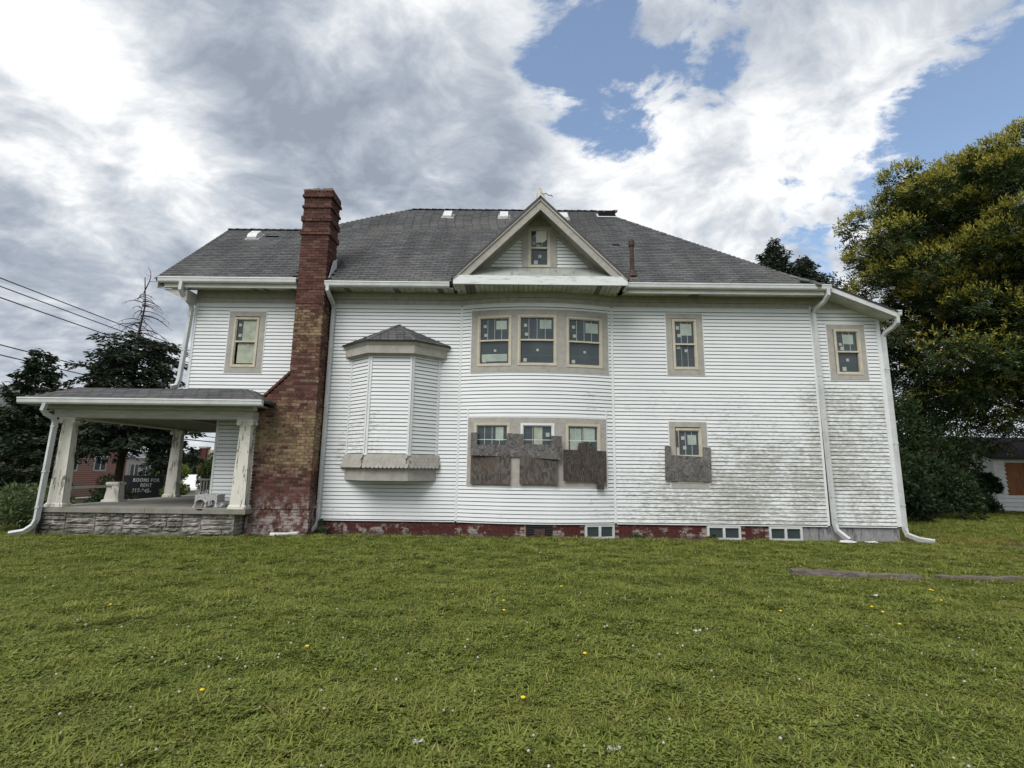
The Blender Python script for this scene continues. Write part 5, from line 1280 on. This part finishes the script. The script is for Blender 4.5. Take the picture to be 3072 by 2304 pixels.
pl = thing('brick_pillar', 'dark red brick pillar with a beige panel by the street', 'pillar', (-36.5, 46.5, -1.0)); MB().box(-.4, .4, -.4, .4, 0, 4.75).build('shaft', 'dark_red_brick', pl); MB().box(-.46, .46, -.46, .46, 4.751, 4.95).build('cap', 'sidewalk', pl); MB().box(.4, 3.4, -.1, .1, 2.6, 4.6).build('panel', 'sign_beige', pl)
leafy_tree('lime_tree', 'bright lime green small tree across the street', (-20.4, 17.2, gz(-20.4, 17) ), 2.75, .95, 'leaf_lime', 3000, (.14, .07), .15, clumps=26)
leafy_tree('dark_tree', 'dark street tree standing beside the red pillar', (-24.0, 27.0, -.95), 4.3, 1.0, 'leaf_mid', 4000, (.18, .09), .1, clumps=30)
conifer('spruce_tree', 'second spruce half hidden behind the far porch column', (-19.0, 14.0, GZ - .4), 6.0, 1.15, None, .4, 90, droop=.35, shape=.7)
V = []
for x in np.arange(-150, -20, 4.0):
    c = np.array([x, 150 + R.uniform(-12, 12), R.uniform(1.0, 3.6)]); n = 420; q = unit(rng.normal(size=(n, 3))) * rng.uniform(.4, 1, (n, 1)); V.append(diamonds(c + q * np.array([3.6, 3, 3.4]), rng.normal(size=(n, 3)), 1.3, .9))
for x in np.arange(20, 120, 4.5):
    c = np.array([x, 90 + R.uniform(-8, 8), R.uniform(2, 5)]); n = 420; q = unit(rng.normal(size=(n, 3))) * rng.uniform(.4, 1, (n, 1)); V.append(diamonds(c + q * np.array([3.6, 3, 5.]), rng.normal(size=(n, 3)), 1.0, .7))
fo = quads('distant_trees', np.concatenate(V), 'leaf_far', None, kind='stuff'); fo['label'] = 'hazy line of distant trees far beyond the street'; fo['category'] = 'trees'
# utility poles and wires along the street
for y, lab in ((-16, 'wooden utility pole on the street before the porch'), (95, 'wooden utility pole far down the street')):
    p_ = thing('utility_pole', lab, 'pole', (-26, y, GZ - 1.05)); MB().tube([(0, 0, -.2), (0, 0, 6), (0, 0, 12.6)], [.17, .15, .12], 10).build('shaft', 'old_timber', p_); MB().box(-1.1, 1.1, -.06, .06, 11.6, 11.75).build('crossarm', 'old_timber', p_)
WG = 'overhead wires along the street'
for i, (x, z, r_, lab) in enumerate(((-26, 10.95, .028, 'topmost overhead wire of the street line'), (-26.6, 10.75, .028, 'second overhead wire of the street line'), (-25.6, 9.85, .03, 'third overhead wire of the street line'), (-26, 7.65, .03, 'fourth overhead wire, in the middle of the street line'), (-26, 7.15, .03, 'fifth overhead wire of the street line'), (-26, 5.25, .032, 'sixth overhead wire of the street line'), (-25.8, 4.35, .032, 'thin wire just above the lowest overhead cable'), (-25.8, 3.95, .045, 'thick lowest overhead cable of the street line'))):
    pts = [(x, -16 + 111 * f, z - .9 * (1 - (2 * f - 1) ** 2) + .68) for f in np.linspace(0, 1, 25)]; tag(MB().tube(pts, r_, 5).build('overhead_wire', 'wire'), lab, 'wire', WG)

# ---------------------------------------------------------------- shed
shd = thing('shed', 'white boarded shed with a brown panel over its window', 'shed', (23.4, 11.6, GZ))
MB().box(.02, 7.0, .02, 5.0, 0, 2.62).build('wall_core', 'shed_paint', shd)
for k in range(13):
    z = .04 + k * .2
    for a, b in (((0, 7.0),) if not .75 < z + .1 < 2.35 else ((0, .58), (1.68, 7.0))):
        MB().add([(a, -.002, z), (b, -.002, z), (b, -.06, z), (a, -.06, z), (a, -.004, z + .20), (b, -.004, z + .205)], [(0, 1, 2, 3), (3, 2, 5, 4), (0, 3, 4), (1, 5, 2)]).build('siding_board', 'shed_paint', shd)
MB().box(.55, 1.70, -.045, .0, .78, 2.34).build('window_cover', 'brown_board', shd)
MB().slab([(-.35, -.35, 2.58), (7.4, -.35, 2.58), (7.4, 2.5, 3.75), (-.35, 2.5, 3.75)], .10).slab([(-.35, 5.35, 2.58), (7.4, 5.35, 2.58), (7.4, 2.5, 3.75), (-.35, 2.5, 3.75)], .10).build('roof', 'shingle', shd)
MB().prism([(0.0, 2.62), (5.0, 2.62), (2.5, 3.62)], 'x', .02, .12).build('gable', 'shed_paint', shd)

# ================================================================== lawn
def blade(mb, x, y, h, wd, th, lean, curl):
    dx, dy = math.cos(th), math.sin(th); sx_, sy_ = -dy, dx; pts = []
    for f, w_ in ((0, 1), (.5, .85)):
        l_ = lean * f + curl * f * f; pts += [(x + dx * l_ * h - sx_ * wd * w_, y + dy * l_ * h - sy_ * wd * w_, h * f * (1 - .25 * curl * f)), (x + dx * l_ * h + sx_ * wd * w_, y + dy * l_ * h + sy_ * wd * w_, h * f * (1 - .25 * curl * f))]
    l_ = lean + curl; pts.append((x + dx * l_ * h, y + dy * l_ * h, h * (1 - .35 * curl)))
    mb.add(pts, [(0, 1, 3, 2), (2, 3, 4)])
def tuft(kind):
    mb = MB()
    if kind == 'clover':
        for k in range(9):
            x, y, h = R.gauss(0, .05), R.gauss(0, .05), R.uniform(.018, .05); a0 = R.uniform(0, 6.28); r_ = R.uniform(.012, .021)
            for j in range(3):
                a = a0 + j * 2.094; c, s = math.cos(a), math.sin(a); tl = R.uniform(-.3, .5) * r_
                mb.add([(x, y, h), (x + c * r_ - s * r_ * .55, y + s * r_ + c * r_ * .55, h + tl), (x + c * r_ * 1.75, y + s * r_ * 1.75, h + tl * 1.4), (x + c * r_ + s * r_ * .55, y + s * r_ - c * r_ * .55, h + tl)], [(0, 1, 2, 3)])
    else:
        n, hh, w_ = {'short': (14, (.022, .055), .0028), 'long': (11, (.045, .105), .0036), 'broad': (9, (.05, .10), .0062)}[kind]
        for k in range(n): blade(mb, R.gauss(0, .038 if kind != 'broad' else .018), R.gauss(0, .038 if kind != 'broad' else .018), R.uniform(*hh), w_ * R.uniform(.7, 1.4), R.uniform(0, 6.28), R.uniform(.1, .9), R.uniform(0, .9))
    return mb
tcol = bpy.data.collections.new('tufts')
for i, (kd, mt) in enumerate((('short', 'grass'), ('short', 'grass'), ('short', 'grass'), ('long', 'grass'), ('long', 'grass'), ('broad', 'grass'), ('clover', 'clover'), ('clover', 'clover'), ('clover', 'clover'))):
    me = tuft(kd).mesh('tuft'); me.materials.append(MATS[mt]); tcol.objects.link(bpy.data.objects.new('tuft_%d' % i, me))
fcol = bpy.data.collections.new('flowers')
for i in range(3):
    mb = MB(); r_ = R.uniform(.0065, .010); h = R.uniform(.05, .085)
    mb.lathe((0, 0, h), [(r_ * .5, -r_ * .8), (r_, -r_ * .2), (r_ * .95, r_ * .3), (r_ * .5, r_ * .85)], 7); me = mb.mesh('clover_flower'); me.materials.append(MATS['petal_white']); fcol.objects.link(bpy.data.objects.new('flower_%d' % i, me))
def scatter(name, me, coll, density, seed, smin, smax, label, cat):
    patchy = name == 'grass'
    o = bpy.data.objects.new(name, me); col.objects.link(o); o['kind'] = 'stuff'; o['label'] = label; o['category'] = cat
    ng = bpy.data.node_groups.new(name, 'GeometryNodeTree'); ng.interface.new_socket('Geometry', in_out='INPUT', socket_type='NodeSocketGeometry'); ng.interface.new_socket('Geometry', in_out='OUTPUT', socket_type='NodeSocketGeometry')
    N, L = ng.nodes, ng.links; gi = N.new('NodeGroupInput'); go = N.new('NodeGroupOutput')
    ds = N.new('GeometryNodeDistributePointsOnFaces'); ds.inputs['Density'].default_value = density; ds.inputs['Seed'].default_value = seed
    ci = N.new('GeometryNodeCollectionInfo'); ci.inputs['Collection'].default_value = coll; ci.inputs['Separate Children'].default_value = True; ci.inputs['Reset Children'].default_value = True
    ip = N.new('GeometryNodeInstanceOnPoints'); ip.inputs['Pick Instance'].default_value = True
    rv = N.new('FunctionNodeRandomValue'); rv.data_type = 'FLOAT_VECTOR'; rv.inputs[0].default_value = (-.12, -.12, 0); rv.inputs[1].default_value = (.12, .12, 6.283)
    rs = N.new('FunctionNodeRandomValue'); rs.data_type = 'FLOAT'; rs.inputs[2].default_value = smin; rs.inputs[3].default_value = smax
    if patchy:
        nz = N.new('ShaderNodeTexNoise'); nz.inputs['Scale'].default_value = 2.6; nz.inputs['Detail'].default_value = 4; nz.inputs['Roughness'].default_value = .65
        mr = N.new('ShaderNodeMapRange'); mr.inputs[1].default_value = .36; mr.inputs[2].default_value = .56; mr.inputs[3].default_value = density * .22; mr.inputs[4].default_value = density * 1.12
        ps = N.new('GeometryNodeInputPosition'); L.new(ps.outputs[0], nz.inputs['Vector']); L.new(nz.outputs[0], mr.inputs[0]); L.new(mr.outputs[0], ds.inputs['Density'])
        nz2 = N.new('ShaderNodeTexNoise'); nz2.inputs['Scale'].default_value = 1.7; nz2.inputs['Detail'].default_value = 3; L.new(ps.outputs[0], nz2.inputs['Vector'])
        mr2 = N.new('ShaderNodeMapRange'); mr2.inputs[1].default_value = .35; mr2.inputs[2].default_value = .65; mr2.inputs[3].default_value = .6; mr2.inputs[4].default_value = 1.15; L.new(nz2.outputs[0], mr2.inputs[0])
        mu = N.new('ShaderNodeMath'); mu.operation = 'MULTIPLY'; L.new(rs.outputs[1], mu.inputs[0]); L.new(mr2.outputs[0], mu.inputs[1])
    L.new(gi.outputs[0], ds.inputs[0]); L.new(ds.outputs['Points'], ip.inputs['Points']); L.new(ci.outputs[0], ip.inputs['Instance']); L.new(rv.outputs[0], ip.inputs['Rotation']); L.new(mu.outputs[0] if patchy else rs.outputs[1], ip.inputs['Scale']); L.new(ip.outputs[0], go.inputs[0])
    md = o.modifiers.new('scatter', 'NODES'); md.node_group = ng; return o
def strip(y0, y1, k, extra=3.4, ny=4):
    """patch of lawn that the view and a step to either side can see"""
    mb = MB(); ys = np.linspace(y0, y1, ny + 1)
    for y in ys:
        hw = (y + CD) * 1.06 + extra; mb.v += [(-hw, y, GZ), (hw, y, GZ)]
    mb.f = [(2 * i, 2 * i + 1, 2 * i + 3, 2 * i + 2) for i in range(ny)]; return mb.mesh('lawn_patch')
scatter('grass', strip(-11.6, -8.2, 0), tcol, 950, 1, .75, 1.25, 'clover-rich mown grass of the lawn nearest the open end', 'grass')
scatter('grass', strip(-8.2, -4.6, 0), tcol, 560, 2, .85, 1.3, 'mown grass across the middle of the lawn', 'grass')
scatter('grass', strip(-4.6, -.98, 0), tcol, 330, 3, .9, 1.4, 'mown grass in front of the house', 'grass')
me = MB().add([(-6.7, -.98, GZ), (12.0, -.98, GZ), (12.0, -.30, GZ), (-6.7, -.30, GZ)], [(0, 1, 2, 3)]).mesh('lawn_patch'); scatter('grass', me, tcol, 130, 4, .8, 1.6, 'thin uneven grass along the footing of the house', 'grass')
me = MB().add([(10.4, -.22, GZ), (30, -.98, GZ), (42, 11.4, GZ), (12.5, 11.0, GZ)], [(0, 1, 2, 3)]).mesh('lawn_patch'); scatter('grass', me, tcol, 110, 5, 1.0, 1.7, 'shaded grass between house and shed', 'grass')
me = MB().add([(-30, -.98, GZ), (-11.9, -.98, GZ), (-11.9, 14, GZ), (-17, 14, GZ), (-17, 2, GZ), (-30, 2, GZ)], [(0, 1, 2, 3, 4, 5)]).mesh('lawn_patch'); scatter('grass', me, tcol, 90, 6, 1.0, 1.6, 'grass beside the porch towards the street', 'grass')
scatter('clover_flowers', strip(-11.6, -7.4, 0), fcol, 4.0, 7, .8, 1.3, 'white clover heads scattered through the lawn', 'flowers')
scatter('clover_flowers', strip(-7.4, -2.5, 0), fcol, 2.2, 8, .8, 1.2, 'sparser clover heads in the lawn nearer the house', 'flowers')
dm = None
for px, py in ((1569, 2120), (1512, 1847), (1755, 1982), (1684, 1773), (1510, 1817), (604, 2097), (2343, 1849), (2799, 1785), (2792, 1783), (2825, 1816), (2617, 1836), (2650, 1852), (2701, 1890), (920, 1960), (330, 1830)):
    p = ground_at(px, py); h = R.uniform(.05, .075)
    o = thing('dandelion', 'yellow dandelion flower dotting the lawn', 'flower', (p.x, p.y, GZ), 'dandelions in the lawn')
    if dm is None:
        hd = MB().lathe((0, 0, 0), [(.004, -.008), (.017, 0), (.018, .006), (.008, .011)], 12).mesh('flower_head'); hd.materials.append(MATS['petal_yellow'])
        sm = MB().tube([(0, 0, -.01), (.004, 0, .03), (0, 0, .06)], .002, 5).mesh('stem'); sm.materials.append(MATS['stem_green']); dm = 1
    obj('stem', sm, None, o); obj('flower_head', hd, None, o, (0, 0, .062))
